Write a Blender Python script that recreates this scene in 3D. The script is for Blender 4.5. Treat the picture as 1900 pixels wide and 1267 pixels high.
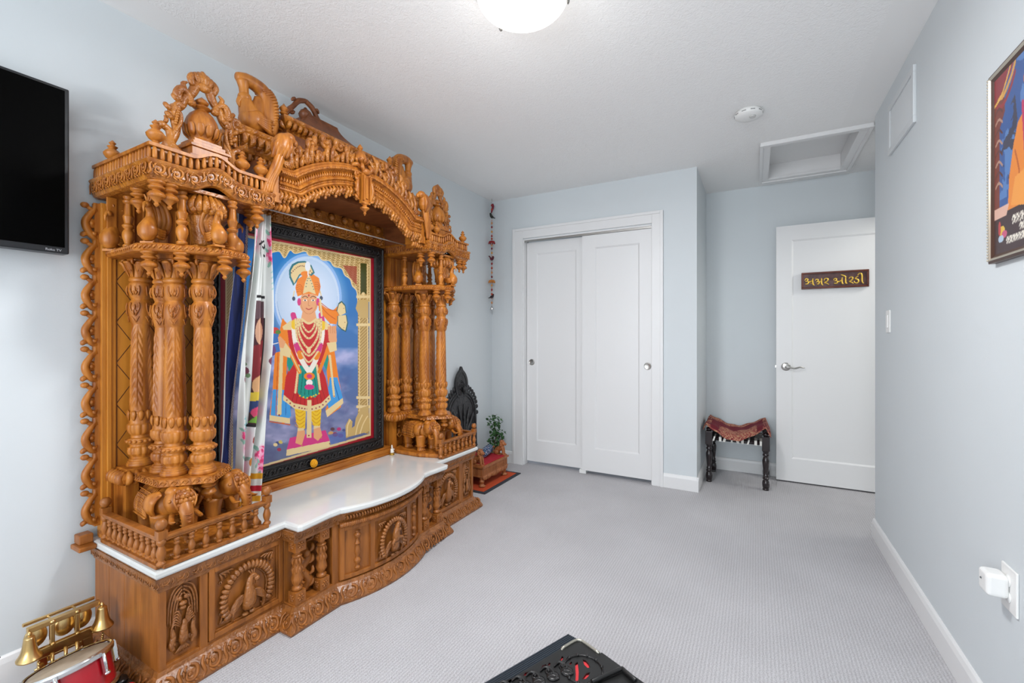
import bpy, bmesh, math, random
import numpy as np
from mathutils import Matrix, Vector
random.seed(7)
PI=math.pi
for o in list(bpy.data.objects): bpy.data.objects.remove(o)
SC=bpy.context.scene
COL=SC.collection
# ------------------------------------------------------------ camera, world, lights, exposure
FPX=823.0; CX=950.0; CY=625.0; CH=1.16; YAW=math.atan2(452.0,823.0)
SN,CS=math.sin(YAW),math.cos(YAW)
cd=bpy.data.cameras.new('camera'); cam=bpy.data.objects.new('camera',cd); COL.objects.link(cam)
cd.sensor_width=36.0; cd.lens=36.0*FPX/1900.0; cd.clip_start=0.02
cd.shift_y=-(633.5-CY)/1900.0
cam.location=(0,0,CH); cam.rotation_euler=(PI/2,0,YAW)
SC.camera=cam
SC.view_settings.view_transform='Standard'; SC.view_settings.look='None'
SC.view_settings.gamma=1.0; SC.view_settings.use_curve_mapping=False
SC.view_settings.exposure=0.08
W=bpy.data.worlds.new('sky'); SC.world=W; W.use_nodes=True
W.node_tree.nodes['Background'].inputs[0].default_value=(0.80,0.88,1.0,1)
W.node_tree.nodes['Background'].inputs[1].default_value=1.2
def area(name,loc,rot,sx,sy,power,color=(1,1,1)):
    l=bpy.data.lights.new(name,'AREA'); l.shape='RECTANGLE'; l.size=sx; l.size_y=sy; l.energy=power; l.color=color
    o=bpy.data.objects.new(name,l); COL.objects.link(o); o.location=loc; o.rotation_euler=rot; return o
# daylight through the big window in the wall behind the camera, the ceiling lamp, and two added fills
area('window_daylight',(-0.75,-2.46,1.35),(PI/2,0,0),2.1,1.5,21,(0.85,0.93,1.0)).rotation_euler=(math.radians(84),0,0)
area('upward_fill',(-0.75,-2.50,1.30),(math.radians(128),0,0),2.1,1.5,66,(0.95,0.98,1.0))  # added light aimed up from the window to brighten the ceiling
lp=bpy.data.lights.new('ceiling_lamp_bulb','POINT'); lp.energy=4; lp.shadow_soft_size=0.12; lp.color=(1.0,0.98,0.95)
lo=bpy.data.objects.new('ceiling_lamp_bulb',lp); COL.objects.link(lo); lo.location=(-0.745,1.436,1.98)
dl=bpy.data.lights.new('ceiling_lamp_glow','AREA'); dl.shape='DISK'; dl.size=.30; dl.energy=27; dl.color=(0.98,0.985,1.0); dl.spread=math.radians(180)
do_=bpy.data.objects.new('ceiling_lamp_glow',dl); COL.objects.link(do_); do_.location=(-0.745,1.436,2.305)
hl=bpy.data.lights.new('alcove_fill','POINT'); hl.energy=26; hl.shadow_soft_size=.15; hl.color=(1.0,.96,.9)  # added fill in the unseen hall, brightens the alcove through the doorway
ho=bpy.data.objects.new('alcove_fill',hl); COL.objects.link(ho); ho.location=(1.6,3.7,2.2)

# ------------------------------------------------------------ photo pixel -> point on a real plane
def ray(u,v):
    X=(u-CX)/FPX
    return (-SN+X*CS, CS+X*SN, (CY-v)/FPX)
def onx(u,v,x):
    r=ray(u,v); t=x/r[0]; return (x,t*r[1],CH+t*r[2])
def ony(u,v,y):
    r=ray(u,v); t=y/r[1]; return (t*r[0],y,CH+t*r[2])
def onz(u,v,z):
    r=ray(u,v); t=(z-CH)/r[2]; return (t*r[0],t*r[1],z)
def topx(x,y,z):
    X=x*CS+y*SN; D=-x*SN+y*CS
    return CX+FPX*X/D, CY-FPX*(z-CH)/D

# ------------------------------------------------------------ materials
def lin(c):
    c=c/255.0
    return c/12.92 if c<=0.04045 else ((c+0.055)/1.055)**2.4
def rgb(r,g,b): return (lin(r),lin(g),lin(b),1.0)
MATS={}
def mat(name,c,rough=0.5,metal=0.0,coat=0.0,emit=None,es=0,spec=None,trans=0):
    if name in MATS: return MATS[name]
    m=bpy.data.materials.new(name); m.use_nodes=True; b=m.node_tree.nodes['Principled BSDF']
    b.inputs['Base Color'].default_value=rgb(*c); b.inputs['Roughness'].default_value=rough
    b.inputs['Metallic'].default_value=metal; b.inputs['Coat Weight'].default_value=coat
    b.inputs['Coat Roughness'].default_value=0.15 if coat>.3 else 0.24
    if spec is not None: b.inputs['Specular IOR Level'].default_value=spec
    if trans: b.inputs['Transmission Weight'].default_value=trans
    if emit: b.inputs['Emission Color'].default_value=rgb(*emit); b.inputs['Emission Strength'].default_value=es
    MATS[name]=m; return m
def N(m,t,**k):
    n=m.node_tree.nodes.new(t)
    for a,b in k.items(): setattr(n,a,b)
    return n
def bump(m,src,strength,dist=0.01):
    b=N(m,'ShaderNodeBump'); b.inputs['Strength'].default_value=strength; b.inputs['Distance'].default_value=dist
    m.node_tree.links.new(src,b.inputs['Height']); m.node_tree.links.new(b.outputs[0],m.node_tree.nodes['Principled BSDF'].inputs['Normal'])
def noise_mat(name,c1,c2,scale,rough,bs=0,bscale=None,stretch=(1,1,1),metal=0,coat=0,detail=4,bd=0.01,lo=.35,hi=.65):
    if name in MATS: return MATS[name]
    m=mat(name,c1,rough,metal,coat); L=m.node_tree.links; bsdf=m.node_tree.nodes['Principled BSDF']
    tc=N(m,'ShaderNodeTexCoord'); mp=N(m,'ShaderNodeMapping'); mp.inputs['Scale'].default_value=stretch
    L.new(tc.outputs['Object'],mp.inputs[0])
    n=N(m,'ShaderNodeTexNoise'); n.inputs['Scale'].default_value=scale; n.inputs['Detail'].default_value=detail
    L.new(mp.outputs[0],n.inputs['Vector'])
    r=N(m,'ShaderNodeValToRGB'); r.color_ramp.elements[0].color=rgb(*c1); r.color_ramp.elements[1].color=rgb(*c2)
    r.color_ramp.elements[0].position=lo; r.color_ramp.elements[1].position=hi
    L.new(n.outputs['Fac'],r.inputs[0]); L.new(r.outputs[0],bsdf.inputs['Base Color'])
    if bs:
        n2=N(m,'ShaderNodeTexNoise'); n2.inputs['Scale'].default_value=bscale or scale; n2.inputs['Detail'].default_value=3
        L.new(tc.outputs['Object'],n2.inputs['Vector']); bump(m,n2.outputs['Fac'],bs,bd)
    return m
def wood(name,c1,c2,rough=0.42,coat=0.14,stretch=(14,14,1.6),scale=3.0):
    m=noise_mat(name,c1,c2,scale,rough,0,None,stretch,0,coat,6); m.node_tree.nodes['Principled BSDF'].inputs['Specular IOR Level'].default_value=.4; return m
M_GOLD=wood('golden_teak',(144,78,20),(192,120,42))
M_HORZ=wood('golden_teak_lengthwise',(144,78,20),(192,120,42),stretch=(14,1.6,14))
M_BASE=wood('brown_teak',(132,76,28),(166,100,40))
M_PANEL=wood('amber_veneer',(180,110,32),(208,138,48),stretch=(9,9,.8))
M_DARKW=wood('dark_roof_teak',(112,62,32),(140,82,46),stretch=(3,10,10))
def carved(name,c1,c2,scale=70,st=0.9,dist=0.004,rough=0.35,coat=0.2):
    if name in MATS: return MATS[name]
    m=noise_mat(name,c1,c2,3.0,rough,0,None,(10,10,2),0,coat,6); L=m.node_tree.links
    tc=N(m,'ShaderNodeTexCoord'); v=N(m,'ShaderNodeTexVoronoi'); v.feature='SMOOTH_F1'; v.inputs['Scale'].default_value=scale
    n=N(m,'ShaderNodeTexNoise'); n.inputs['Scale'].default_value=scale*.45; mx=N(m,'ShaderNodeMixRGB'); mx.inputs[0].default_value=.03
    L.new(tc.outputs['Object'],n.inputs[0]); L.new(tc.outputs['Object'],mx.inputs[1]); L.new(n.outputs['Color'],mx.inputs[2])
    L.new(mx.outputs[0],v.inputs['Vector']); bump(m,v.outputs['Distance'],st,dist)
    return m
M_CARV=carved('carved_teak',(142,78,20),(188,118,40),110,1.0,.0035)
M_CARVB=carved('carved_brown_teak',(128,76,32),(158,98,46),90)
M_WHITE=mat('white_paint',(232,232,232),0.35)
M_PLAST=mat('white_plastic',(238,238,236),0.35)
M_NICK=mat('satin_nickel',(190,188,184),0.28,1.0)
M_BRASS=noise_mat('brass',(200,166,106),(230,200,146),9,0.28,metal=1.0)
M_CHROME=mat('chrome',(215,215,215),0.12,1.0)
M_BLACK=mat('black_gloss',(10,10,11),0.25)
def colmat(name,rough=0.5,coat=0.0,bumpn=0,sheen=0):
    m=mat(name,(128,128,128),rough,0,coat); a=N(m,'ShaderNodeAttribute'); a.attribute_name='paint'
    m.node_tree.links.new(a.outputs['Color'],m.node_tree.nodes['Principled BSDF'].inputs['Base Color'])
    if sheen: m.node_tree.nodes['Principled BSDF'].inputs['Sheen Weight'].default_value=sheen
    if bumpn:
        n=N(m,'ShaderNodeTexNoise'); n.inputs['Scale'].default_value=bumpn; bump(m,n.outputs['Fac'],0.3,0.003)
    return m

# ------------------------------------------------------------ objects and tags
def tag(o,label=None,cat=None,group=None,kind=None):
    if label: o['label']=label
    if cat: o['category']=cat
    if group: o['group']=group
    if kind: o['kind']=kind
    return o
def empty(name,loc=(0,0,0),label=None,cat=None,group=None,rz=0):
    o=bpy.data.objects.new(name,None); COL.objects.link(o); o.location=loc; o.rotation_euler=(0,0,rz); o.empty_display_size=.1
    return tag(o,label,cat,group)
def copy_part(o,parent,loc=None,rz=None,scale=None):
    c=o.copy(); COL.objects.link(c); c.parent=parent
    if loc is not None: c.location=loc
    if rz is not None: c.rotation_euler=(0,0,rz)
    if scale is not None: c.scale=scale
    for ch in list(o.children):
        g=ch.copy(); COL.objects.link(g); g.parent=c
    return c
def catmull(P,k):
    if k<=1 or len(P)<3: return [Vector(p) for p in P]
    P=[Vector(p) for p in P]; out=[]
    for i in range(len(P)-1):
        a=P[max(i-1,0)];b=P[i];c=P[i+1];d=P[min(i+2,len(P)-1)]
        for j in range(k):
            t=j/k; out.append(0.5*((2*b)+(c-a)*t+(2*a-5*b+4*c-d)*t*t+(3*b-a-3*c+d)*t**3))
    out.append(P[-1]); return out
def lerpl(L,n):
    if not isinstance(L,(list,tuple)): return [L]*n
    out=[]
    for i in range(n):
        t=i/(n-1)*(len(L)-1); a=int(min(t,len(L)-2)) if len(L)>1 else 0; f=t-a
        out.append(L[a]*(1-f)+L[min(a+1,len(L)-1)]*f)
    return out
class MB:
    def __init__(s): s.v=[];s.f=[];s.sm=[];s.mi=[];s.m=0;s.M=Matrix.Identity(4)
    def at(s,x=0,y=0,z=0,rz=0,ry=0,rx=0,sc=1):
        S=Matrix.Diagonal((sc,sc,sc,1)) if not isinstance(sc,tuple) else Matrix.Diagonal((*sc,1))
        s.M=Matrix.Translation((x,y,z))@Matrix.Rotation(rz,4,'Z')@Matrix.Rotation(ry,4,'Y')@Matrix.Rotation(rx,4,'X')@S; return s
    def frame(s,o,ax,ay,az):
        s.M=Matrix(((ax[0],ay[0],az[0],o[0]),(ax[1],ay[1],az[1],o[1]),(ax[2],ay[2],az[2],o[2]),(0,0,0,1))); return s
    def add(s,vs,fs,smooth=True):
        o=len(s.v); M=s.M
        s.v+=[tuple(M@Vector(p)) for p in vs]; s.f+=[tuple(i+o for i in f) for f in fs]
        s.sm+=[smooth]*len(fs); s.mi+=[s.m]*len(fs); return s
    def box(s,x0,x1,y0,y1,z0,z1):
        v=[(x,y,z) for z in(z0,z1) for y in(y0,y1) for x in(x0,x1)]
        return s.add(v,[(0,2,3,1),(4,5,7,6),(0,1,5,4),(2,6,7,3),(0,4,6,2),(1,3,7,5)],False)
    def bar(s,a,b,w,h):
        a=Vector(a);b=Vector(b);d=(b-a).normalized(); up=Vector((0,0,1)) if abs(d.z)<.95 else Vector((1,0,0))
        r=d.cross(up).normalized(); u=r.cross(d); vs=[]
        for p in(a,b):
            for i,j in((-1,-1),(1,-1),(1,1),(-1,1)): vs.append(p+r*i*w/2+u*j*h/2)
        return s.add(vs,[(0,1,2,3),(7,6,5,4),(0,4,5,1),(1,5,6,2),(2,6,7,3),(3,7,4,0)],False)
    def lathe(s,prof,n=24,rf=None,smooth=True,cap=True):
        if smooth and len(prof)<90:      # tight extra rings keep the turned edges crisp
            Q=[prof[0]]
            for i in range(1,len(prof)-1):
                p0,p,p1=Vector(prof[i-1]),Vector(prof[i]),Vector(prof[i+1])
                if (p-p0).length>1e-6 and (p1-p).length>1e-6 and (p-p0).angle(p1-p)>.6: Q+=[tuple(p.lerp(p0,.22)),tuple(p),tuple(p.lerp(p1,.22))]
                else: Q.append(prof[i])
            prof=Q+[prof[-1]]
        vs=[];fs=[];m=len(prof)
        for k,(r,z) in enumerate(prof):
            for i in range(n):
                a=2*PI*i/n; q=r*(rf(z,a) if rf else 1); vs.append((q*math.cos(a),q*math.sin(a),z))
        for k in range(m-1):
            for i in range(n):
                j=(i+1)%n; fs.append((k*n+i,k*n+j,(k+1)*n+j,(k+1)*n+i))
        if cap:
            fs.append(tuple(range(n))[::-1]); fs.append(tuple((m-1)*n+i for i in range(n)))
        return s.add(vs,fs,smooth)
    def tube(s,P,r=0.01,n=8,k=4,flat=1.0,up=(0,0,1),closed=False):
        P=catmull(P,k); m=len(P); R=lerpl(r,m); F=lerpl(flat,m); up=Vector(up); vs=[];fs=[]; pa=None
        for i,p in enumerate(P):
            d=(P[min(i+1,m-1)]-P[max(i-1,0)])
            if d.length<1e-9: d=Vector((0,0,1))
            d.normalize(); a=d.cross(up) if pa is None else pa-d*pa.dot(d)
            if a.length<.12: a=d.cross(Vector((0.31,1,.2)))
            a.normalize(); pa=a; b=a.cross(d)
            for j in range(n):
                t=2*PI*j/n; vs.append(p+a*(R[i]*math.cos(t))+b*(R[i]*F[i]*math.sin(t)))
        for i in range(m-1):
            for j in range(n):
                q=(j+1)%n; fs.append((i*n+j,i*n+q,(i+1)*n+q,(i+1)*n+j))
        fs.append(tuple(range(n))[::-1]); fs.append(tuple((m-1)*n+i for i in range(n)))
        return s.add(vs,fs,True)
    def ell(s,c,r,n=12,m=8,R=None):
        if not isinstance(r,(tuple,list)): r=(r,r,r)
        vs=[];fs=[]
        for i in range(1,m):
            a=PI*i/m
            for j in range(n):
                b=2*PI*j/n; p=Vector((r[0]*math.sin(a)*math.cos(b),r[1]*math.sin(a)*math.sin(b),r[2]*math.cos(a)))
                if R is not None: p=R@p
                vs.append(p+Vector(c))
        t=Vector((0,0,r[2]));
        if R is not None: t=R@t
        vs.append(Vector(c)+t); vs.append(Vector(c)-t); T=len(vs)-2
        for i in range(m-2):
            for j in range(n):
                q=(j+1)%n; fs.append((i*n+j,(i+1)*n+j,(i+1)*n+q,i*n+q))
        for j in range(n):
            q=(j+1)%n; fs.append((T,j,q)); fs.append((T+1,(m-2)*n+q,(m-2)*n+j))
        return s.add(vs,fs,True)
    def prism(s,poly,z0,z1,smooth=False):
        n=len(poly); vs=[(p[0],p[1],z0) for p in poly]+[(p[0],p[1],z1) for p in poly]
        fs=[tuple(range(n))[::-1],tuple(range(n,2*n))]+[(i,(i+1)%n,n+(i+1)%n,n+i) for i in range(n)]
        return s.add(vs,fs,smooth)
    # carved motifs, drawn in the local xy plane and swelling along +z
    def leaf(s,P,w,h=None,n=6,k=4):
        h=h or w*.6; m=len(catmull(P,k)); R=[w*max(.12,math.sin(PI*min(1,.15+.85*(1-i/(m-1))))**.8) if i else w*.25 for i in range(m)]
        return s.tube([(p[0],p[1],p[2] if len(p)>2 else 0) for p in P],R,n,k,flat=h/w)
    def scroll(s,cx,cy,R,r,turns=1.25,a0=0,d=1,zh=0,flat=1):
        P=[];m=int(10*turns)+1
        for i in range(m):
            t=i/(m-1); a=a0+d*2*PI*turns*t; q=R*(1-.85*t); P.append((cx+q*math.cos(a),cy+q*math.sin(a),zh*t))
        s.tube(P,[r,r,r*.8,r*.6],6,1,flat=flat); s.ell((P[-1][0],P[-1][1],zh),r*1.3,8,6); return s
    def rosette(s,cx,cy,R,h,n=8):
        for i in range(n):
            a=2*PI*i/n; s.leaf([(cx+R*.25*math.cos(a),cy+R*.25*math.sin(a),h*.4),(cx+R*.7*math.cos(a),cy+R*.7*math.sin(a),h*.5),(cx+R*math.cos(a),cy+R*math.sin(a),0)],R*.3,R*.25,6,2)
        s.ell((cx,cy,h*.5),(R*.28,R*.28,h*.6),8,6); return s
    def build(s,name,mats,parent=None,loc=(0,0,0),bevel=0,rz=0,bseg=2,label=None,subd=0):
        me=bpy.data.meshes.new(name); me.from_pydata(s.v,[],s.f); me.update()
        me.polygons.foreach_set('use_smooth',s.sm); me.polygons.foreach_set('material_index',s.mi)
        bm=bmesh.new(); bm.from_mesh(me); bmesh.ops.recalc_face_normals(bm,faces=bm.faces); bm.to_mesh(me); bm.free()
        for m in (mats if isinstance(mats,(list,tuple)) else [mats]): me.materials.append(m)
        o=bpy.data.objects.new(name,me); COL.objects.link(o); o.location=loc; o.rotation_euler=(0,0,rz)
        if parent: o.parent=parent
        if bevel:
            b=o.modifiers.new('bevel','BEVEL'); b.width=bevel; b.segments=bseg; b.limit_method='ANGLE'; b.angle_limit=math.radians(50)
            b.harden_normals=False
        if subd:
            q=o.modifiers.new('sub','SUBSURF'); q.levels=subd; q.render_levels=subd
        if label: o['label']=label
        return o
def offs(plan,d,closed=False):
    n=len(plan); out=[]
    for i in range(n):
        a=Vector(plan[i-1]) if (i>0 or closed) else None; b=Vector(plan[i]); c=Vector(plan[(i+1)%n]) if (i<n-1 or closed) else None
        ns=[]
        if a is not None: t=(b-a).normalized(); ns.append(Vector((t.y,-t.x)))
        if c is not None: t=(c-b).normalized(); ns.append(Vector((t.y,-t.x)))
        if len(ns)==1: out.append(b+ns[0]*d)
        else:
            m=(ns[0]+ns[1]); m.normalize(); out.append(b+m*(d/max(.35,m.dot(ns[0]))))
    return out
def moulding(mb,plan,prof,closed=False,zf=None,smooth=False,cap_top=False,cap_bot=False):
    plan=[Vector(p) for p in plan]; n=len(plan); vs=[];fs=[];m=len(prof)
    for (o,z) in prof:
        for p in offs(plan,o,closed): vs.append((p.x,p.y,z+(zf(p.x,p.y) if zf else 0)))
    for k in range(m-1):
        for i in range(n if closed else n-1):
            j=(i+1)%n; fs.append((k*n+i,k*n+j,(k+1)*n+j,(k+1)*n+i))
    if cap_top: fs.append(tuple((m-1)*n+i for i in range(n)))
    if cap_bot: fs.append(tuple(range(n))[::-1])
    mb.add(vs,fs,smooth)
def along(plan,spacing,fn,off=0,z=0,closed=False,zf=None,tilt=0,minlen=.5):
    pl=offs([Vector(p) for p in plan],off,closed); n=len(pl)
    # walk each straight run, curves count as one run
    for i in range(n if closed else n-1):
        a=pl[i];b=pl[(i+1)%n]; L=(b-a).length
        k=int(round(L/spacing))
        if L<spacing*minlen: continue
        k=max(1,k); t=(b-a)/L; nn=Vector((t.y,-t.x))
        for j in range(k):
            p=a+t*(L*(j+.5)/k); zz=z+(zf(p.x,p.y) if zf else 0)
            up=Vector((-nn.x*math.sin(tilt),-nn.y*math.sin(tilt),math.cos(tilt))) if tilt else Vector((0,0,1))
            ax=Vector((t.x,t.y,0)); az=ax.cross(up)
            fn((p.x,p.y,zz),ax,up,az,L/k,j)
def acanthus(mb,w,h):   # one unit of the carved leaf-and-scroll frieze, local x in +-w/2, y in +-h/2
    r=min(w,h); B_=mb.M.copy(); mb.M=B_@Matrix.Diagonal((1,1,.65,1))
    mb.tube([(-w*.50,-h*.47,0),(-w*.38,-h*.22,r*.07),(-w*.44,h*.18,r*.07),(-w*.30,h*.47,0)],[r*.06,r*.085,r*.085,r*.06],5,3)
    mb.tube([(w*.12,h*.44,0),(w*.34,h*.26,r*.07),(w*.30,-h*.10,r*.08),(w*.08,-h*.28,r*.07),(-w*.14,-h*.14,r*.07),(-w*.10,h*.10,r*.06)],[r*.045,r*.085,r*.08,r*.075,r*.06,r*.04],6,3)
    mb.ell((w*.03,h*.02,r*.05),(r*.11,r*.11,r*.08),8,6)
    for P in (((-w*.20,-h*.20),(-w*.10,-h*.36),(w*.06,-h*.46)),((w*.10,-h*.28),(w*.20,-h*.38),(w*.34,-h*.44)),((-w*.12,h*.16),(-w*.16,h*.30),(-w*.04,h*.44)),((-w*.26,-h*.02),(-w*.22,h*.12),(-w*.24,h*.26))):
        mb.leaf([(P[0][0],P[0][1],r*.03),(P[1][0],P[1][1],r*.06),(P[2][0],P[2][1],0)],r*.075,r*.07,5,2)
    mb.M=B_
# ------------------------------------------------------------ painted surfaces (colour stored on the mesh, pattern only)
class Paint:
    def __init__(s,U,V,base): s.U=np.asarray(U,float); s.V=np.asarray(V,float); s.C=np.tile(np.array(base,float),(len(s.U),1)); s.rs=np.random.RandomState(3)
    def put(s,m,c,a=1.0):
        if callable(c): s.C[m]=s.C[m]*(1-a)+c(s.U[m],s.V[m])*a
        else: s.C[m]=s.C[m]*(1-a)+np.array(c,float)*a
    def inpoly(s,P):
        m=np.zeros(len(s.U),bool); n=len(P)
        for i in range(n):
            x0,y0=P[i];x1,y1=P[(i+1)%n]
            if y0==y1: continue
            c=((y0>s.V)!=(y1>s.V))&(s.U<(x1-x0)*(s.V-y0)/(y1-y0)+x0); m^=c
        return m
    def poly(s,P,c,a=1): s.put(s.inpoly(P),c,a)
    def ell(s,x,y,rx,ry,c,a=1,rot=0):
        dx=s.U-x;dy=s.V-y; ca,sa=math.cos(rot),math.sin(rot); p=(dx*ca+dy*sa)/rx;q=(-dx*sa+dy*ca)/ry
        s.put(p*p+q*q<1,c,a)
    def ring(s,x,y,rx,ry,w,c,a=1):
        p=np.sqrt(((s.U-x)/rx)**2+((s.V-y)/ry)**2); s.put(np.abs(p-1)<w,c,a)
    def glow(s,x,y,rx,ry,c,a=1):
        p=((s.U-x)/rx)**2+((s.V-y)/ry)**2; w=(np.clip(1-p,0,1)*a)[:,None]; s.C=s.C*(1-w)+np.array(c,float)*w
    def line(s,P,w,c,a=1):
        m=np.zeros(len(s.U),bool)
        for i in range(len(P)-1):
            x0,y0=P[i];x1,y1=P[i+1]; dx,dy=x1-x0,y1-y0; L=dx*dx+dy*dy+1e-9
            t=np.clip(((s.U-x0)*dx+(s.V-y0)*dy)/L,0,1); m|=((s.U-x0-t*dx)**2+(s.V-y0-t*dy)**2)<(w/2)**2
        s.put(m,c,a)
    def cl(s,P,w,c,a=1): s.line([(p.x,p.y) for p in catmull([(q[0],q[1],0) for q in P],5)],w,c,a)
    def dots(s,P,w,c,step):
        P=catmull([(q[0],q[1],0) for q in P],6); acc=0
        for i in range(len(P)-1):
            acc+=(P[i+1]-P[i]).length
            if acc>=step: s.ell(P[i+1].x,P[i+1].y,w/2,w/2,c); acc=0
def vnoise(x,y,seed=0):
    xi=np.floor(x).astype(int);yi=np.floor(y).astype(int);fx=x-xi;fy=y-yi;fx=fx*fx*(3-2*fx);fy=fy*fy*(3-2*fy)
    def h(a,b): q=np.sin(a*127.1+b*311.7+seed*74.7)*43758.5453; return q-np.floor(q)
    return (h(xi,yi)*(1-fx)+h(xi+1,yi)*fx)*(1-fy)+(h(xi,yi+1)*(1-fx)+h(xi+1,yi+1)*fx)*fy
def fbm(x,y,seed=0): return sum(vnoise(x*2**k,y*2**k,seed+k)/2**(k+1) for k in range(4))
def slin(C):
    C=np.clip(C/255.0,0,1); return np.where(C<=0.04045,C/12.92,((C+0.055)/1.055)**2.4)
def painted_grid(name,nu,nv,pos,pix,painter,material,parent=None,base=(128,128,128),smooth=True,thick=0):
    """pos(a,b)->xyz arrays for a,b in 0..1; pix(a,b)->pattern coordinates; painter(Paint)"""
    a,b=np.meshgrid(np.linspace(0,1,nu),np.linspace(0,1,nv)); a=a.ravel();b=b.ravel()
    X,Y,Z=pos(a,b); U,V=pix(a,b); p=Paint(U,V,base); painter(p)
    me=bpy.data.meshes.new(name); nf=(nu-1)*(nv-1)
    i=(np.arange(nv-1)[:,None]*nu+np.arange(nu-1)[None,:]).ravel(); F=np.stack([i,i+1,i+nu+1,i+nu],1)
    me.vertices.add(nu*nv); me.vertices.foreach_set('co',np.stack([X,Y,Z],1).ravel())
    me.loops.add(nf*4); me.loops.foreach_set('vertex_index',F.ravel().astype(np.int32))
    me.polygons.add(nf); me.polygons.foreach_set('loop_start',(np.arange(nf)*4).astype(np.int32)); me.polygons.foreach_set('loop_total',np.full(nf,4,np.int32))
    me.polygons.foreach_set('use_smooth',[smooth]*nf)
    me.update(calc_edges=True)
    ca=me.color_attributes.new('paint','FLOAT_COLOR','POINT'); C=np.ones((nu*nv,4)); C[:,:3]=slin(p.C); ca.data.foreach_set('color',C.ravel())
    me.materials.append(material); o=bpy.data.objects.new(name,me); COL.objects.link(o)
    if parent: o.parent=parent
    if thick:
        q=o.modifiers.new('thick','SOLIDIFY'); q.thickness=thick; q.offset=0
    return o
def textmesh(name,body,size,material,parent,M,extr=0.0006):
    c=bpy.data.curves.new(name,'FONT'); c.body=body; c.size=size; c.extrude=extr; c.align_x='CENTER'; c.align_y='CENTER'
    t=bpy.data.objects.new(name,c); COL.objects.link(t); bpy.context.view_layer.update()
    me=bpy.data.meshes.new_from_object(t.evaluated_get(bpy.context.evaluated_depsgraph_get())); bpy.data.objects.remove(t)
    me.transform(M); me.materials.clear(); me.materials.append(material); o=bpy.data.objects.new(name,me); COL.objects.link(o); o.parent=parent; return o
# ============================================================ THE ROOM
XL,XR,YB,YC,YF,ZC=-2.18,0.606,-2.40,3.58,4.30,2.435
YR=3.26     # where the right wall ends
def wallmat(name,c):
    m=noise_mat(name,c,tuple(q+3 for q in c),1.2,0.55,0.10,220,bd=0.0015); return m
M_WALL=wallmat('pale_grey_blue_wall',(212,218,221))
m=mat('stippled_ceiling',(247,247,246),0.9); L_=m.node_tree.links
tc=N(m,'ShaderNodeTexCoord'); mp=N(m,'ShaderNodeMapping'); mp.inputs['Scale'].default_value=(1,1,1); L_.new(tc.outputs['Object'],mp.inputs[0])
nn=N(m,'ShaderNodeTexNoise'); nn.inputs['Scale'].default_value=62; nn.inputs['Detail'].default_value=4; nn.inputs['Distortion'].default_value=1.4
L_.new(mp.outputs[0],nn.inputs[0]); bump(m,nn.outputs['Fac'],0.5,0.006); M_CEIL=m
M_CEILB=mat('smooth_ceiling_border',(245,245,244),0.8)
# carpet: fine loops in rows
m=mat('grey_carpet',(196,194,194),0.95); L_=m.node_tree.links; bs=m.node_tree.nodes['Principled BSDF']
tc=N(m,'ShaderNodeTexCoord')
n1=N(m,'ShaderNodeTexNoise'); n1.inputs['Scale'].default_value=260; n1.inputs['Detail'].default_value=3
n2=N(m,'ShaderNodeTexNoise'); n2.inputs['Scale'].default_value=2.2; n2.inputs['Detail'].default_value=3
wv=N(m,'ShaderNodeTexWave'); wv.bands_direction='X'; wv.inputs['Scale'].default_value=26; wv.inputs['Distortion'].default_value=2.2; wv.inputs['Detail'].default_value=3; wv.inputs['Detail Scale'].default_value=3
for q in(n1,n2,wv): L_.new(tc.outputs['Object'],q.inputs[0])
r=N(m,'ShaderNodeValToRGB'); r.color_ramp.elements[0].color=rgb(160,158,161); r.color_ramp.elements[1].color=rgb(216,214,217); r.color_ramp.elements[0].position=.3; r.color_ramp.elements[1].position=.68
mx=N(m,'ShaderNodeMixRGB'); mx.inputs[0].default_value=.14; L_.new(n1.outputs['Fac'],mx.inputs[1]); L_.new(wv.outputs['Fac'],mx.inputs[2])
mx2=N(m,'ShaderNodeMixRGB'); mx2.inputs[0].default_value=.18; L_.new(mx.outputs[0],mx2.inputs[1]); L_.new(n2.outputs['Fac'],mx2.inputs[2])
L_.new(mx2.outputs[0],r.inputs[0]); L_.new(r.outputs[0],bs.inputs['Base Color']); bump(m,mx.outputs[0],0.8,0.006); M_CARPET=m
S=lambda o: tag(o,kind='structure')
mb=MB(); mb.box(XL-.12,3.0,YB-.12,YF+.12,-.06,0); S(mb.build('floor',M_CARPET))
# ceiling with the attic hatch opening
HX0,HX1,HY0,HY1=0.085,0.56,3.40,4.10
mb=MB(); z=ZC
def quad(mb,x0,x1,y0,y1,z): mb.add([(x0,y0,z),(x1,y0,z),(x1,y1,z),(x0,y1,z)],[(0,1,2,3)],False)
B=.15
mb.m=1
quad(mb,XL,XL+B,YB,YC,z); quad(mb,XR-B,XR,YB,3.30,z); quad(mb,XL+B,XR-B,YB,YB+B,z)
mb.m=0
quad(mb,XL+B,XR-B,YB+B,3.30,z); quad(mb,XL+B,HX0,3.30,HY0,z); quad(mb,XL+B,HX0,HY0,YC,z); quad(mb,-.49,HX0,YC,HY1,z); quad(mb,-.49,HX0,HY1,YF,z); quad(mb,XL,-.49,YC,YF,z)
quad(mb,HX0,HX1,3.30,HY0,z); quad(mb,HX0,HX1,HY1,YF,z); quad(mb,HX1,1.0,3.30,YF,z); quad(mb,XR,1.0,3.14,3.30,z)
mb.m=1; mb.box(XL-.12,3.0,YB-.12,YF+.12,ZC+.14,ZC+.2)
S(mb.build('ceiling',[M_CEIL,M_CEILB]))
mb=MB(); mb.box(XL-.12,XL,YB-.12,YC+.12,0,ZC+.14); S(mb.build('wall_left',M_WALL))
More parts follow.
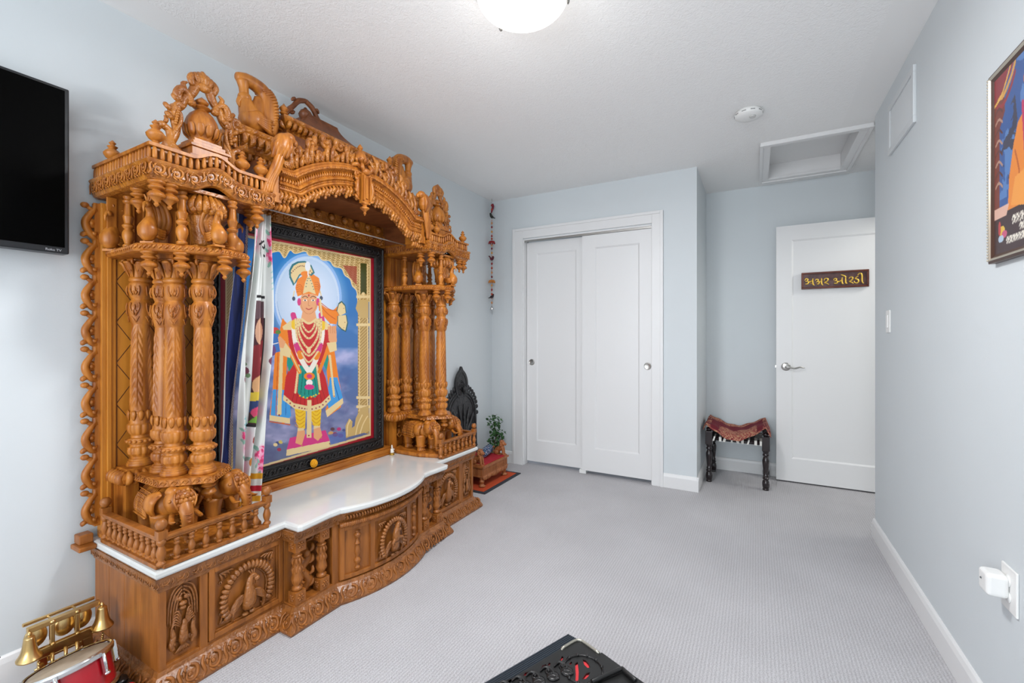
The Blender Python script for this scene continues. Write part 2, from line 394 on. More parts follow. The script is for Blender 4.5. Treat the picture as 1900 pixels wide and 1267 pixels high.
# back wall with the window opening (behind the camera)
mb=MB(); wx0,wx1,wz0,wz1=-1.95,0.40,0.45,2.20
mb.box(XL,wx0,YB-.12,YB,0,ZC+.14); mb.box(wx1,XR+.12,YB-.12,YB,0,ZC+.14); mb.box(wx0,wx1,YB-.12,YB,0,wz0); mb.box(wx0,wx1,YB-.12,YB,wz1,ZC+.14)
S(mb.build('wall_back',M_WALL))
mb=MB()
for x in(wx0,(wx0+wx1)/2-.03,wx1-.06): mb.box(x,x+.06,YB-.08,YB+.0,wz0,wz1)
for z in(wz0,wz1-.06): mb.box(wx0,wx1,YB-.08,YB+.0,z,z+.06)
S(mb.build('window_1',M_WHITE,bevel=.004))
# right wall
mb=MB(); mb.box(XR,XR+.12,YB,YR,0,ZC+.14); S(mb.build('wall_right',M_WALL))
# passage beyond the right wall, with the doorway the open door belongs to
mb=MB(); mb.box(.95,1.07,YR-.0,3.42,0,ZC+.14); mb.box(.95,1.07,3.42,4.22,2.06,ZC+.14); mb.box(.95,1.07,4.22,YF,0,ZC+.14); mb.box(.726,.95,YR-.12,YR,0,ZC+.14)
S(mb.build('wall_passage',M_WALL))
mb=MB(); mb.box(2.2,2.3,YR-.5,YF+.5,0,ZC+.14); mb.box(1.07,2.3,YR-.6,YR-.5,0,ZC+.14); S(mb.build('wall_hall',M_WALL))
mb=MB(); mb.box(-.386,2.3,YF,YF+.12,0,ZC+.14); S(mb.build('wall_alcove',M_WALL))
# closet wall with opening
cx0,cx1,cz=-1.86,-.70,2.045
mb=MB(); mb.box(XL,cx0,YC,YC+.1,0,ZC+.14); mb.box(cx1,-.386,YC,YC+.1,0,ZC+.14); mb.box(cx0,cx1,YC,YC+.1,cz,ZC+.14)
mb.box(-.486,-.386,YC+.1,YF,0,ZC+.14)
S(mb.build('wall_closet',M_WALL))
mb=MB(); mb.box(XL,-.486,YC+.62,YC+.70,0,ZC+.14); S(mb.build('wall_closet_inside',M_WALL))
# casing around the closet
mb=MB(); ow=.09
for x0,x1,x2 in((cx0-ow,cx0+.012,1),(cx1-.012,cx1+.074,-1)):
    mb.box(x0,x1,YC-.016,YC,0,2.141); e=(x0,x0+.022) if x2==1 else (x1-.022,x1); mb.box(e[0],e[1],YC-.024,YC-.010,0,2.141)
mb.box(cx0+.012,cx1-.012,YC-.016,YC,2.05,2.141); mb.box(cx0-ow+.022,cx1+.052,YC-.024,YC-.010,2.119,2.141)
mb.box(cx0,cx0+.018,YC,YC+.1,0,cz); mb.box(cx1-.018,cx1,YC,YC+.1,0,cz); mb.box(cx0+.018,cx1-.018,YC-.004,YC+.1,cz-.012,cz)
S(mb.build('trim_1',M_WHITE,bevel=.002))
mb=MB(); mb.box(cx0+.018,cx1-.018,YC+.006,YC+.012,2.018,2.034); mb.box(cx0+.018,cx1-.018,YC+.012,YC+.09,2.03,2.034)
S(mb.build('trim_2',M_NICK))
def shaker(mb,x0,x1,y0,y1,z0,z1,st,top,bot):
    # door leaf facing -y: field recessed with a sloped moulding
    mb.box(x0,x1,y0+.010,y1,z0,z1)
    for a,b,c,d in((x0,x0+st,z0,z1),(x1-st,x1,z0,z1),(x0+st,x1-st,z0,z0+bot),(x0+st,x1-st,z1-top,z1)): mb.box(a,b,y0,y0+.012,c,d)
    a,b,c,d=x0+st,x1-st,z0+bot,z1-top; e=.012
    v=[(a,y0,c),(b,y0,c),(b,y0,d),(a,y0,d),(a+e,y0+.0095,c+e),(b-e,y0+.0095,c+e),(b-e,y0+.0095,d-e),(a+e,y0+.0095,d-e)]
    mb.add(v,[(0,1,5,4),(1,2,6,5),(2,3,7,6),(3,0,4,7)],False)
def pull(par,x,y,z):
    mb=MB().at(x,y,z,rx=PI/2)
    mb.lathe([(.001,.004),(.018,.004),(.024,.006),(.028,.003),(.029,0)],32)
    return mb.build('finger_pull',M_NICK,par,label='round brushed nickel finger pull')
d=MB(); shaker(d,cx0+.022,-1.262,YC+.052,YC+.085,.03,2.02,.098,.105,.19); d1=S(d.build('door_1',M_WHITE)); tag(d1,'left white sliding closet door leaf with recessed panel','closet door'); pull(d1,-1.789,YC+.052,.93)
d=MB(); shaker(d,-1.292,cx1-.002,YC+.012,YC+.045,.03,2.016,.11,.105,.19); d2=S(d.build('door_2',M_WHITE)); tag(d2,'right white sliding closet door leaf in front of the left one','closet door'); pull(d2,-.749,YC+.012,.928)
mb=MB(); mb.box(-1.32,-1.262,YC+.02,YC+.09,0,.03); S(mb.build('trim_3',M_PLAST))
# entrance door, standing open against the alcove wall
d=MB(); shaker(d,.146,.906,4.165,4.20,.012,2.046,.105,.115,.18); d3=S(d.build('door_3',M_WHITE)); tag(d3,'white bedroom door swung open against the alcove wall','door')
h=MB().at(.213,4.165,.922,rx=PI/2); h.lathe([(.001,.012),(.020,.012),(.030,.008),(.033,0)],28); h.lathe([(.010,.0),(.009,.045)],16)
h.M=Matrix.Identity(4); h.tube([(.213,4.120,.922),(.235,4.118,.921),(.27,4.122,.912),(.305,4.130,.922),(.335,4.138,.916)],[.010,.009,.007,.006,.004],10,4)
h.build('lever_handle',M_NICK,d3,label='satin nickel lever handle on a round rose')
h=MB(); h.box(.1455,.1465,4.17,4.195,.89,.955); h.box(.138,.146,4.176,4.188,.912,.932); h.build('latch_plate',M_NICK,d3)
for z in(.25,1.1,1.85):
    h=MB().at(.908,4.163,z); h.lathe([(.006,-.05),(.006,.05)],10); h.build('hinge',M_NICK,d3)
# door sign with carved letters
sg=empty('door_sign',(.5265,4.16,1.598),'dark brown wooden name plaque with gold carved lettering on the white open door','sign')
w=.2105;hh=.0645
mb=MB(); mb.box(-w,w,-.004,.005,-hh,hh); mb.build('board',noise_mat('dark_plaque',(70,42,40),(98,68,66),30,.35),sg)
mb=MB()
for a,b,c,e in((-w,w,hh-.014,hh),(-w,w,-hh,-hh+.014),(-w,-w+.014,-hh+.014,hh-.014),(w-.014,w,-hh+.014,hh-.014)): mb.box(a,b,-.012,-.004,c,e)
mb.build('frame',noise_mat('plaque_frame',(84,38,24),(110,56,38),12,.3),sg,bevel=.003)
gl=MB()
def zl(P,r=.0054):   # strokes traced from the 1900x760 zoom of 1440..1640 x 480..560
    Q=[]
    for a,b in P:
        p=ony(1440+a/9.5,480+b/9.5,4.154); Q.append((p[0]-.5265,-.0045,p[2]-1.598))
    gl.tube(Q,[r*.55,r,r,r*.6],6,4,up=(0,1,0))
# a
zl([(505,385),(530,350),(560,365),(545,395),(515,400)]); zl([(545,395),(570,410),(560,440),(515,445)]); zl([(560,405),(600,405),(640,380)]); zl([(650,345),(645,400),(655,455),(680,465)]); zl([(600,430),(640,440)],.003)
# ksha
zl([(690,385),(715,360),(740,370),(735,400),(705,410)]); zl([(735,395),(760,415),(745,445),(715,440)]); zl([(760,395),(790,400),(810,360)]); zl([(800,340),(800,410),(810,455),(830,460)])
# ra
zl([(845,385),(860,350),(900,345),(915,365),(900,395),(855,420),(890,430),(930,455)])
# o
zl([(1010,375),(1040,345),(1065,360),(1055,385),(1025,390)]); zl([(1055,385),(1085,400),(1070,430),(1020,430)]); zl([(1080,395),(1120,400),(1155,370)]); zl([(1165,325),(1160,385),(1170,435),(1190,440)]); zl([(1225,315),(1225,380),(1230,425),(1255,435)]); zl([(1140,280),(1180,290),(1215,310),(1235,330)])
# ra
zl([(1285,350),(1305,325),(1345,325),(1350,350),(1325,380),(1295,400),(1330,415),(1365,435)])
# da + ii
zl([(1450,305),(1420,320),(1400,350),(1440,365),(1455,395),(1430,425),(1385,415),(1375,390)]); zl([(1440,290),(1465,260),(1500,260),(1515,300),(1515,380),(1530,425),(1550,425)])
gl.build('lettering',mat('gold_leaf',(236,196,84),.3,.6),sg,label='raised gold letters')
# baseboards
bbp=[(0,0),(.014,0),(.014,.085),(.009,.102),(.004,.108),(0,.108)]
def base(name,a,b,n):
    a=Vector(a);b=Vector(b);nn=Vector(n); vs=[]
    for p in(a,b):
        for o,z in bbp: vs.append((p.x+nn.x*o,p.y+nn.y*o,z))
    k=len(bbp); mb=MB(); mb.add(vs,[(i,i+1,k+i+1,k+i) for i in range(k-1)]+[tuple(range(k)),tuple(range(k,2*k))],False); S(mb.build(name,M_WHITE))
base('baseboard_left',(XL,YB),(XL,YC),(1,0)); base('baseboard_right',(XR,YB),(XR,YR+.01),(-1,0)); base('baseboard_closet_left',(XL,YC),(cx0-ow,YC),(0,-1))
base('baseboard_closet_right',(cx1+.074,YC),(-.372,YC),(0,-1)); base('baseboard_return',(-.386,YC-.013),(-.386,YF),(1,0)); base('baseboard_alcove',(-.386,YF),(.95,YF),(0,-1)); base('baseboard_back',(XL,YB),(XR,YB),(0,1))
# attic hatch: casing ring, recess and lid
mb=MB(); t=.058
for a,b,c,e in((HX0-t,HX1+t,HY0-t,HY0+.004),(HX0-t,HX1+t,HY1-.004,HY1+t),(HX0-t,HX0+.004,HY0+.004,HY1-.004),(HX1-.004,HX1+t,HY0+.004,HY1-.004)): mb.box(a,b,c,e,ZC-.018,ZC)
for a,b,c,e in((HX0-t-.002,HX1+t+.002,HY0-t-.002,HY0-t+.018),(HX0-t-.002,HX1+t+.002,HY1+t-.018,HY1+t+.002),(HX0-t-.002,HX0-t+.018,HY0-t+.018,HY1+t-.018),(HX1+t-.018,HX1+t+.002,HY0-t+.018,HY1+t-.018)): mb.box(a,b,c,e,ZC-.026,ZC-.0175)
for a,b,c,e in((HX0-.01,HX0,HY0,HY1),(HX1,HX1+.01,HY0,HY1),(HX0,HX1,HY0-.01,HY0),(HX0,HX1,HY1,HY1+.01)): mb.box(a,b,c,e,ZC,ZC+.12)
S(mb.build('trim_4',M_WHITE,bevel=.002))
mb=MB(); mb.box(HX0,HX1,HY0,HY1,ZC+.10,ZC+.125); tag(S(mb.build('ceiling_hatch',M_WHITE)),'white attic hatch lid recessed in its ceiling frame','hatch')
# vent register high on the right wall
v=empty('vent_register',(XR,2.715,2.21),'white louvred air vent high on the right wall','vent')
mb=MB(); hw,hz=.207,.125
mb.box(-.003,0,-hw,hw,-hz,hz)
for a,b,c,e in((-hw,hw,hz-.03,hz),(-hw,hw,-hz,-hz+.03),(-hw,-hw+.03,-hz+.03,hz-.03),(hw-.03,hw,-hz+.03,hz-.03)): mb.box(-.012,-.003,a,b,c,e)
M_VENT=mat('vent_paint',(216,220,222),.45); mb.build('frame',M_VENT,v,bevel=.002)
mb=MB()
for i in range(14):
    y=-hw+.045+i*(2*hw-.09)/13; mb.add([(-.004,y-.010,-hz+.03),(-.0065,y+.010,-hz+.03),(-.0065,y+.010,hz-.03),(-.004,y-.010,hz-.03)],[(0,1,2,3)],False)
s_=mb.build('louvres',M_VENT,v)
# light switch, outlet with plug-in night light
o=empty('light_switch',(XR,2.955,1.24),'white rocker switch on the right wall beside the passage','switch')
mb=MB(); mb.box(-.006,0,-.037,.037,-.058,.058); mb.build('plate',M_PLAST,o,bevel=.003)
mb=MB(); mb.box(-.011,-.006,-.016,.016,-.033,.033); mb.build('rocker',M_PLAST,o,bevel=.002)
o=empty('wall_outlet',(XR,1.70,.478),'white outlet plate low on the right wall','outlet')
mb=MB(); mb.box(-.006,0,-.042,.042,-.060,.060); mb.build('plate',M_PLAST,o,bevel=.003)
mb=MB()
for z in(-.022,.022): mb.at(-.006,0,z,ry=-PI/2); mb.lathe([(.016,0),(.015,.002)],20)
mb.build('socket',M_PLAST,o)
mb=MB(); mb.box(-.052,-.006,-.026,.030,-.036,.026); b=mb.build('plug_adapter',M_PLAST,None,(XR,1.715,.487),bevel=.010,bseg=4); tag(b,'small white rounded plug-in adapter sitting in the wall outlet','adapter')
mb=MB().at(-.053,.006,0,ry=-PI/2); mb.lathe([(.003,0),(.002,.002)],12); mb.build('sensor',mat('dark_sensor',(90,95,100),.3),b)
# smoke detector
o=empty('smoke_detector',(-.035,2.846,ZC),'round white smoke detector on the ceiling','smoke detector')
mb=MB(); mb.lathe([(.001,-.040),(.030,-.040),(.060,-.034),(.070,-.026),(.072,-.010),(.066,-.008),(.066,0)],40); mb.build('housing',M_PLAST,o)
mb=MB().at(.02,-.02,-.041); mb.lathe([(.001,-.004),(.016,-.003),(.018,.003)],20); mb.build('sensor_grille',mat('detector_grey',(205,205,203),.5),o)
for i in range(10):
    a=2*PI*i/10; mb=MB().at(.0712*math.cos(a),.0712*math.sin(a),-.018,rz=a); mb.box(-.001,.0015,-.011,.011,-.002,.002); mb.build('slot',mat('slot_grey',(150,150,150),.6),o)
# ceiling light
o=empty('ceiling_light',(-.745,1.436,ZC),'glowing white glass dome ceiling light with small metal clips','ceiling light')
mb=MB(); mb.lathe([(.001,-.002),(.172,-.002),(.176,-.012),(.170,-.024),(.150,-.026)],48,cap=False); mb.build('pan',M_NICK,o)
m=mat('lit_glass',(255,253,248),.3,emit=(255,252,246),es=1.5)
mb=MB(); mb.lathe([(.168*math.cos(a),-.028-.080*math.sin(a)) for a in[PI/2*i/14 for i in range(15)]],48,cap=False); mb.build('glass_shade',m,o,label='lit white glass bowl')
for a in(.50,.50+2*PI/3,.50+4*PI/3):
    mb=MB().at(.166*math.cos(a),.166*math.sin(a),-.046,rz=a); mb.ell((0,0,0),(.006,.009,.016),10,8); mb.tube([(0,0,.01),(-.002,0,.03)],.004,6,1); mb.build('clip',mat('clip_metal',(120,118,114),.3,1),o)
# ============================================================ THE CARVED WOODEN TEMPLE
# local frame: x = distance out from the left wall, y = along the wall (0 = middle), z up
TP=empty('carved_wooden_temple',(XL,1.61,0),'tall golden carved wooden home shrine with columns, arch and white marble shelf','shrine')
def arc(y0,y1,edge,mid,n):   # bow of the centre: x(y)
    h=(y1-y0)/2; s=mid-edge; R=(h*h+s*s)/(2*s); c=(y0+y1)/2
    return [(mid-R+math.sqrt(R*R-(y-c)**2),y) for y in[y0+(y1-y0)*i/n for i in range(n+1)]]
def plan(a,b,c,e=.905,s=.475,k=.275,n=20): return [(0.012,-e),(a,-e),(a,-s),(b,-s)]+arc(-k,k,b,c,n)+[(b,s),(a,s),(a,e),(0.012,e)]
PB=plan(.495,.565,.635)
RB=(( .275**2+.07**2)/(2*.07))
def bowx(y,off=0):  # surface of the bowed centre
    R=RB+off; return .635-RB+math.sqrt(max(0,R*R-y*y))
def bowframe(mb,y,z,off=0):
    x=bowx(y,off); n=Vector((x-(.635-RB),y,0)).normalized(); t=Vector((-n.y,n.x,0)); return mb.frame((x,y,z),t,(0,0,1),n)
PBD=[(0.012,-.905),(.495,-.905),(.495,-.475),(.505,-.475),(.505,-.300),(.570,-.300)]+arc(-.275,.275,.570,.635,20)+[(.570,.300),(.505,.300),(.505,.475),(.495,.475),(.495,.905),(0.012,.905)]
CB=MB(); moulding(CB,PBD,[(-.012,.07),(-.012,.36)])
# face framing of the straight parts (front faces +x)
def fbox(mb,x,y0,y1,z0,z1,t=.014): mb.box(x-t,x,y0,y1,z0,z1)
for s in(-1,1):
    Y=lambda a,b: (min(s*a,s*b),max(s*a,s*b))
    for a,b in((.905,.885),(.785,.760),(.478,.455)): 
        y0,y1=Y(a,b); CB.box(.47,.497,y0,y1,.07,.36)
    y0,y1=Y(.905,.455); CB.box(.47,.495,y0,y1,.07,.088); CB.box(.47,.495,y0,y1,.345,.36)
    # colonnette bay: back board, side posts, sill
    y0,y1=Y(.475,.275); CB.box(.40,.50,y0,y1,.07,.36)
    y0,y1=Y(.475,.462); CB.box(.48,.566,y0,y1,.34,.36); y0,y1=Y(.296,.262); CB.box(.48,.568,y0,y1,.07,.36)
    y0,y1=Y(.475,.29); CB.box(.48,.566,y0,y1,.07,.085); CB.box(.48,.566,y0,y1,.347,.36)
# planked sides
for s in(-1,1):
    for i in range(4):
        x0=.015+i*.12; y0,y1=(-.907,-.89) if s<0 else(.89,.907); CB.box(x0+.001,x0+.119,y0,y1,.07,.362)
CBo=CB.build('base_cabinet',M_BASE,TP,bevel=.0015)
# carved plinth moulding along the floor
pl=MB(); PP=plan(.495,.565,.635)
moulding(pl,PP,[(-.02,0),(.046,0),(.050,.010),(.046,.022),(.030,.05),(.010,.066),(.004,.078),(-.02,.080)],smooth=False)
plo=pl.build('plinth',M_CARVB,CBo)
pl=MB()
def un(o,ax,up,az,w,j): pl.frame(o,ax,up,az); acanthus(pl,w,.066)
PPs=[PP[0],PP[1],PP[2],PP[3]]+PP[4:-4:3]+PP[-4:]
along(PPs,.078,un,off=.036,z=.038,tilt=.42)
plo2=pl.build('plinth_carving',M_BASE,CBo)
# carved frieze under the marble
fr=MB(); moulding(fr,PB,[(-.01,.335),(.004,.335),(.006,.345),(.010,.352),(.016,.380),(.018,.386),(-.01,.388)])
def un(o,ax,up,az,w,j): fr.frame(o,ax,up,az); acanthus(fr,w,.030)
along(PPs,.044,un,off=.012,z=.366)
fr.build('frieze',M_CARVB,CBo)
# marble slab
M_MARB=noise_mat('white_marble',(212,213,210),(222,223,221),3,.12,coat=.5)
ml=MB(); PM=[(.02,-.925),(.522,-.925),(.522,-.487),(.600,-.487),(.608,-.47),(.604,-.40),(.598,-.33),(.602,-.28)]+arc(-.255,.255,.618,.682,16)+[(.602,.28),(.598,.33),(.604,.40),(.608,.47),(.600,.487),(.522,.487),(.522,.925),(.02,.925)]
moulding(ml,PM,[(-.012,.388),(-.003,.390),(0,.396),(0,.407),(-.003,.413),(-.012,.415)],cap_top=True,cap_bot=True)
ml.build('marble_top',M_MARB,TP,label='white polished marble slab with stepped and bowed front')

def peacock_relief(mb,w,h):
    # fan tail arching over a standing bird, in a w x h panel
    R=h*.40; c=(0,-h*.10)
    for i in range(27):
        t=i/26; a=math.radians(212-t*244); rx,ry=w*.45,h*.56
        p0=(c[0]+rx*.74*math.cos(a),c[1]+ry*.74*math.sin(a),.004); p1=(c[0]+rx*1.0*math.cos(a),c[1]+ry*1.0*math.sin(a),.009); pm=((p0[0]+p1[0])/2,(p0[1]+p1[1])/2,.013)
        mb.leaf([p1,pm,p0],h*.052,h*.056,6,2)
    P=[(c[0]+w*.325*math.cos(a),c[1]+h*.40*math.sin(a),.003) for a in[math.radians(212-t*244/16) for t in range(17)]]
    mb.tube(P,h*.018,6,1)
    H0,W0=h,w; h=h*1.28; w=w*1.12
    mb.tube([(0,-h*.30,.004),(0,-h*.22,.016),(.0,-h*.10,.02),(-.002,h*.02,.02),(.01*h,h*.12,.02),(h*.05,h*.15,.022),(h*.09,h*.10,.022)],[h*.07,h*.10,h*.09,h*.055,h*.04,h*.036,h*.032],8,3,flat=.75)
    mb.ell((h*.09,h*.095,.024),h*.042,8,6); mb.leaf([(h*.10,h*.09,.024),(h*.10,h*.05,.022),(h*.08,h*.02,.018)],h*.02,h*.02,5,2)
    for k in(-1,0,1): mb.leaf([(h*.05,h*.14,.02),(h*(.04+.03*k),h*.20,.016),(h*(.04+.05*k),h*.235,.01)],h*.012,h*.012,5,2)
    for s in(-1,1):
        for k in range(6):
            mb.leaf([(s*h*.06,-h*.08-k*h*.012,.016),(s*(w*.16+k*.003),-h*.10-k*h*.03,.014),(s*(w*.30-k*w*.018),-h*.30-k*h*.018,.006)],h*.022,h*.03,6,3)
        mb.ell((s*h*.05,-h*.36,.012),(h*.05,h*.03,.01),8,6)
    h,w=H0,W0
    for s in(-1,1):
        for q in(1,-1):
            x,y=s*w*.44,q*h*.44
            for k in range(4): mb.leaf([(x,y,0),(x-s*w*.05*(k+.6),y-q*h*.02*(3-k),.005),(x-s*w*.055*(k+1),y-q*h*.045*(4-k),0)],h*.02,h*.025,5,2)
            mb.scroll(x-s*w*.03,y-q*h*.16,h*.04,h*.011,1.1,0,s*q,.004)
for s in(-1,1):
    d=MB(); y0,y1=(s*.757,s*.480) if s>0 else(s*.757,s*.480); y0,y1=min(y0,y1),max(y0,y1); z0,z1=.090,.343
    d.box(.478,.486,y0,y1,z0,z1)
    for a,b,c,e in((y0,y0+.018,z0,z1),(y1-.018,y1,z0,z1),(y0+.018,y1-.018,z0,z0+.018),(y0+.018,y1-.018,z1-.018,z1)): d.box(.486,.501,a,b,c,e)
    for a,b,c,e in((y0+.018,y0+.024,z0+.018,z1-.018),(y1-.024,y1-.018,z0+.018,z1-.018),(y0+.024,y1-.024,z0+.018,z0+.024),(y0+.024,y1-.024,z1-.024,z1-.018)): d.box(.486,.4935,a,b,c,e)
    do=d.build('cabinet_door',M_BASE,CBo,bevel=.002)
    d=MB().frame((.487,(y0+y1)/2,.2165),(0,1,0),(0,0,1),(1,0,0)); peacock_relief(d,y1-y0-.045,z1-z0-.045); d.build('peacock_carving',M_CARVB,CBo,label='carved peacock with fanned tail')
# corner panels: mask above plumes
def plume_panel(mb,w,h):
    for k in range(4):
        a=1-k*.17
        for s in(-1,1): mb.tube([(s*w*.02,h*(.47-k*.045),.006),(s*w*.30*a,h*(.40-k*.05),.007),(s*w*.44*a,h*(.22-k*.04),.007),(s*w*.46*a,h*(-.02-k*.03),.005)],h*.012,6,4)
    for s in(-1,1):
        mb.scroll(s*w*.17,h*.27,w*.12,.005,1.2,0,-s,.006)
        for k in range(6): mb.leaf([(s*w*.05,-h*.06-k*.003,.01),(s*w*(.16+.03*k),h*(.12-k*.03),.012),(s*w*(.30+.015*k),h*(.08-k*.055),.004)],h*.014,h*.018,5,3)
        mb.tube([(s*w*.34,-h*.08,.004),(s*w*.30,-h*.20,.008),(s*w*.36,-h*.30,.006),(s*w*.28,-h*.38,.006)],[.005,.009,.010,.006],6,4)
        mb.scroll(s*w*.28,-h*.30,w*.11,.005,1.2,0,s,.006)
    mb.ell((0,h*.20,.006),(w*.14,h*.035,.012),10,8); mb.ell((-w*.10,h*.27,.006),(.008,.008,.008),8,6); mb.ell((w*.10,h*.27,.006),(.008,.008,.008),8,6)
    mb.ell((0,h*.14,.006),(w*.11,h*.03,.010),10,8)
    mb.tube([(0,-h*.36,.004),(0,-h*.26,.012),(0,-h*.15,.012),(w*.03,-h*.06,.012),(0,-h*.02,.010)],[h*.03,h*.06,h*.045,h*.03,h*.015],8,3,flat=.8)
    for k in range(-3,4): mb.leaf([(0,-h*.34,.006),(w*.05*k,-h*.40,.008),(w*.08*k,-h*.45,.002)],h*.016,h*.016,5,2)
for s in(-1,1):
    d=MB().frame((.484,s*.835,.2165),(0,1,0),(0,0,1),(1,0,0)); plume_panel(d,.095,.25); d.build('corner_carving',M_CARVB,CBo)
# bay colonnettes and the figure between them
def gad(nl,amp,z0,z1,base=None):
    return lambda z,a: 1+(amp*(abs(math.cos(nl*a/2))-.5) if z0<=z<=z1 else 0)
cn=MB(); cn.box(-.023,.023,-.023,.023,0,.048); cn.box(-.023,.023,-.023,.023,.208,.262)
cn.lathe([(.014,.048),(.020,.052),(.021,.060),(.013,.068),(.016,.075),(.020,.088),(.021,.098),(.017,.112),(.019,.124),(.016,.15),(.014,.178),(.014,.180),(.019,.184),(.020,.190),(.013,.196),(.015,.208)],24,lambda z,a:1+.10*abs(math.sin(4*a))*(z<.18 and z>.07))
for i in range(8):
    a=2*PI*i/8
    for zz in(.075,.115,.150): cn.leaf([(.015*math.cos(a),.015*math.sin(a),zz),(.020*math.cos(a),.020*math.sin(a),zz+.015),(.015*math.cos(a),.015*math.sin(a),zz+.030)],.005,.004,5,2)
for q in(.024,.235):
    for ax,az in(((0,1,0),(1,0,0)),((1,0,0),(0,-1,0)),((-1,0,0),(0,1,0))):
        az=Vector(az); cn.frame(Vector((0,0,q))+az*.023,ax,(0,0,1),az); cn.rosette(0,0,.014,.004,6)
co=cn.build('colonnette',M_BASE,CBo,(.545,-.449,.085),bevel=.001)
for y in(-.334,.334,.449): copy_part(co,CBo,(.545,y,.085))
fg=MB(); fg.at(sc=(1.3,1.3,1)); fg.tube([(0,0,.01),(.004,.012,.05),(0,-.008,.10),(.004,.010,.14),(0,0,.19),(0,.008,.24)],[.014,.018,.014,.016,.011,.004],8,4)
for k in range(9):
    z=.02+k*.024; s=(-1)**k; fg.leaf([(.008,0,z),(.018,s*.02,z+.012),(.008,s*.026,z+.034)],.008,.007,5,3)
fg.ell((.014,.0,.165),(.013,.012,.017),10,8)
fo=fg.build('vine_figure',M_BASE,CBo,(.505,-.391,.085)); copy_part(fo,CBo,(.505,.391,.085))
# bowed centre: door frames, split balusters, horse relief, rolled lip
def bowstrip(mb,y0,y1,z0,z1,o0,o1,n=8):
    vs=[];fs=[]
    for i in range(n+1):
        y=y0+(y1-y0)*i/n
        for o,z in((o0,z0),(o1,z0),(o1,z1),(o0,z1)): vs.append((bowx(y,o),y,z))
    for i in range(n):
        for k in range(4): fs.append((i*4+k,i*4+(k+1)%4,(i+1)*4+(k+1)%4,(i+1)*4+k))
    fs+=[(0,1,2,3),(4*n+3,4*n+2,4*n+1,4*n)]; mb.add(vs,fs,False)
bd=MB(); bowstrip(bd,-.262,.262,.085,.318,-.015,-.006,24)
for y0,y1 in((-.262,-.244),(-.130,-.108),(.108,.130),(.244,.262)): bowstrip(bd,y0,y1,.085,.318,-.006,.004,3)
for a,b in((-.244,-.13),(-.108,.108),(.13,.244)): bowstrip(bd,a,b,.085,.103,-.006,.004,8); bowstrip(bd,a,b,.300,.318,-.006,.004,8)
bo=bd.build('centre_door',M_BASE,CBo,bevel=.0015)
for y in(-.187,.187):
    bd=MB(); bowframe(bd,y,.2,-.004); Mx=bd.M.copy(); bd.M=Mx@Matrix.Rotation(-PI/2,4,'X')
    bd.lathe([(.012,-.085),(.013,-.078),(.006,-.070),(.014,-.055),(.015,-.045),(.007,-.035),(.007,-.028),(.013,-.015),(.011,.0),(.007,.02),(.013,.028),(.008,.036),(.006,.05),(.014,.06),(.015,.068),(.006,.078),(.013,.085)],18)
    bd.build('split_baluster',M_BASE,CBo)
bd=MB(); bowframe(bd,0,.2,-.002); peacock_relief(bd,.205,.19)
# rearing horse-like figure over the fan
h=.19
bd.tube([(0,-h*.1,.02),(-.006,h*.08,.03),(0,h*.22,.03),(.012,h*.30,.028),(.020,h*.22,.028)],[.02,.017,.011,.010,.006],8,3)
bd.tube([(.01,-h*.05,.028),(.035,-h*.08,.034),(.038,-h*.2,.03)],[.009,.006,.004],6,3); bd.tube([(-.01,-h*.05,.028),(-.03,-h*.14,.032),(-.02,-h*.22,.03)],[.009,.006,.004],6,3)
bd.build('centre_carving',M_CARVB,CBo,label='carved rearing figure in a scalloped fan')
bd=MB(); P=[(bowx(y,.010),y,.331) for y in[-.268+.536*i/30 for i in range(31)]]; bd.tube(P,.0125,12,1)
for i in range(60):
    y=-.262+.524*(i+.5)/60; bowframe(bd,y,.331,.010); bd.tube([(-.006,-.0105,.006),(0,0,.0135),(.006,.0105,.006)],.0022,5,2)
bd.build('rolled_lip',M_BASE,CBo,label='rounded twisted wooden handle rail')
bd=MB()
for i in range(40):
    y=-.25+.5*(i+.5)/40; bowframe(bd,y,.362,.016); bd.leaf([(0,-.010,0),(.003,0,.005),(0,.010,0)],.006,.006,5,2)
bd.build('lip_leaves',M_BASE,CBo)

# ---------------------------------------------------------------- back panel, scroll fretwork edges, ledge
bp=MB(); bp.box(.012,.045,-.90,.90,.415,1.66)
for s in(-1,1):
    for a,b in((.90,.886),(.872,.858)):
        y0,y1=sorted((s*a,s*b)); bp.box(.045,.052,y0,y1,.415,1.64)
    y0,y1=sorted((s*.886,s*.872)); bp.box(.045,.058,y0,y1,.415,1.64)
bpo=bp.build('back_panel',M_PANEL,TP,bevel=.002)
for s in(-1,1):      # incised diamond lattice on the panel
    dg=MB()
    for i in range(-3,10):
        for d in(-1,1):      # each groove runs across the panel at a steady slope, clipped to its edges
            ya,yb=.853,.556; za=.44+i*.156+(.0); zb=za+d*.46 if d>0 else za; za2=za if d>0 else za+.46
            P=[(ya+(yb-ya)*k/30,za2+(zb-za2)*k/30) for k in range(31)]; P=[p for p in P if .425<p[1]<1.63]
            if len(P)>2: dg.bar((.0445,s*P[0][0],P[0][1]),(.0445,s*P[-1][0],P[-1][1]),.0022,.0026)
    for y in(.853,.556): dg.bar((.0445,s*y,.42),(.0445,s*y,1.63),.0022,.0026)
    dg.build('diamond_grooves',mat('groove',(84,46,18),.6),bpo)
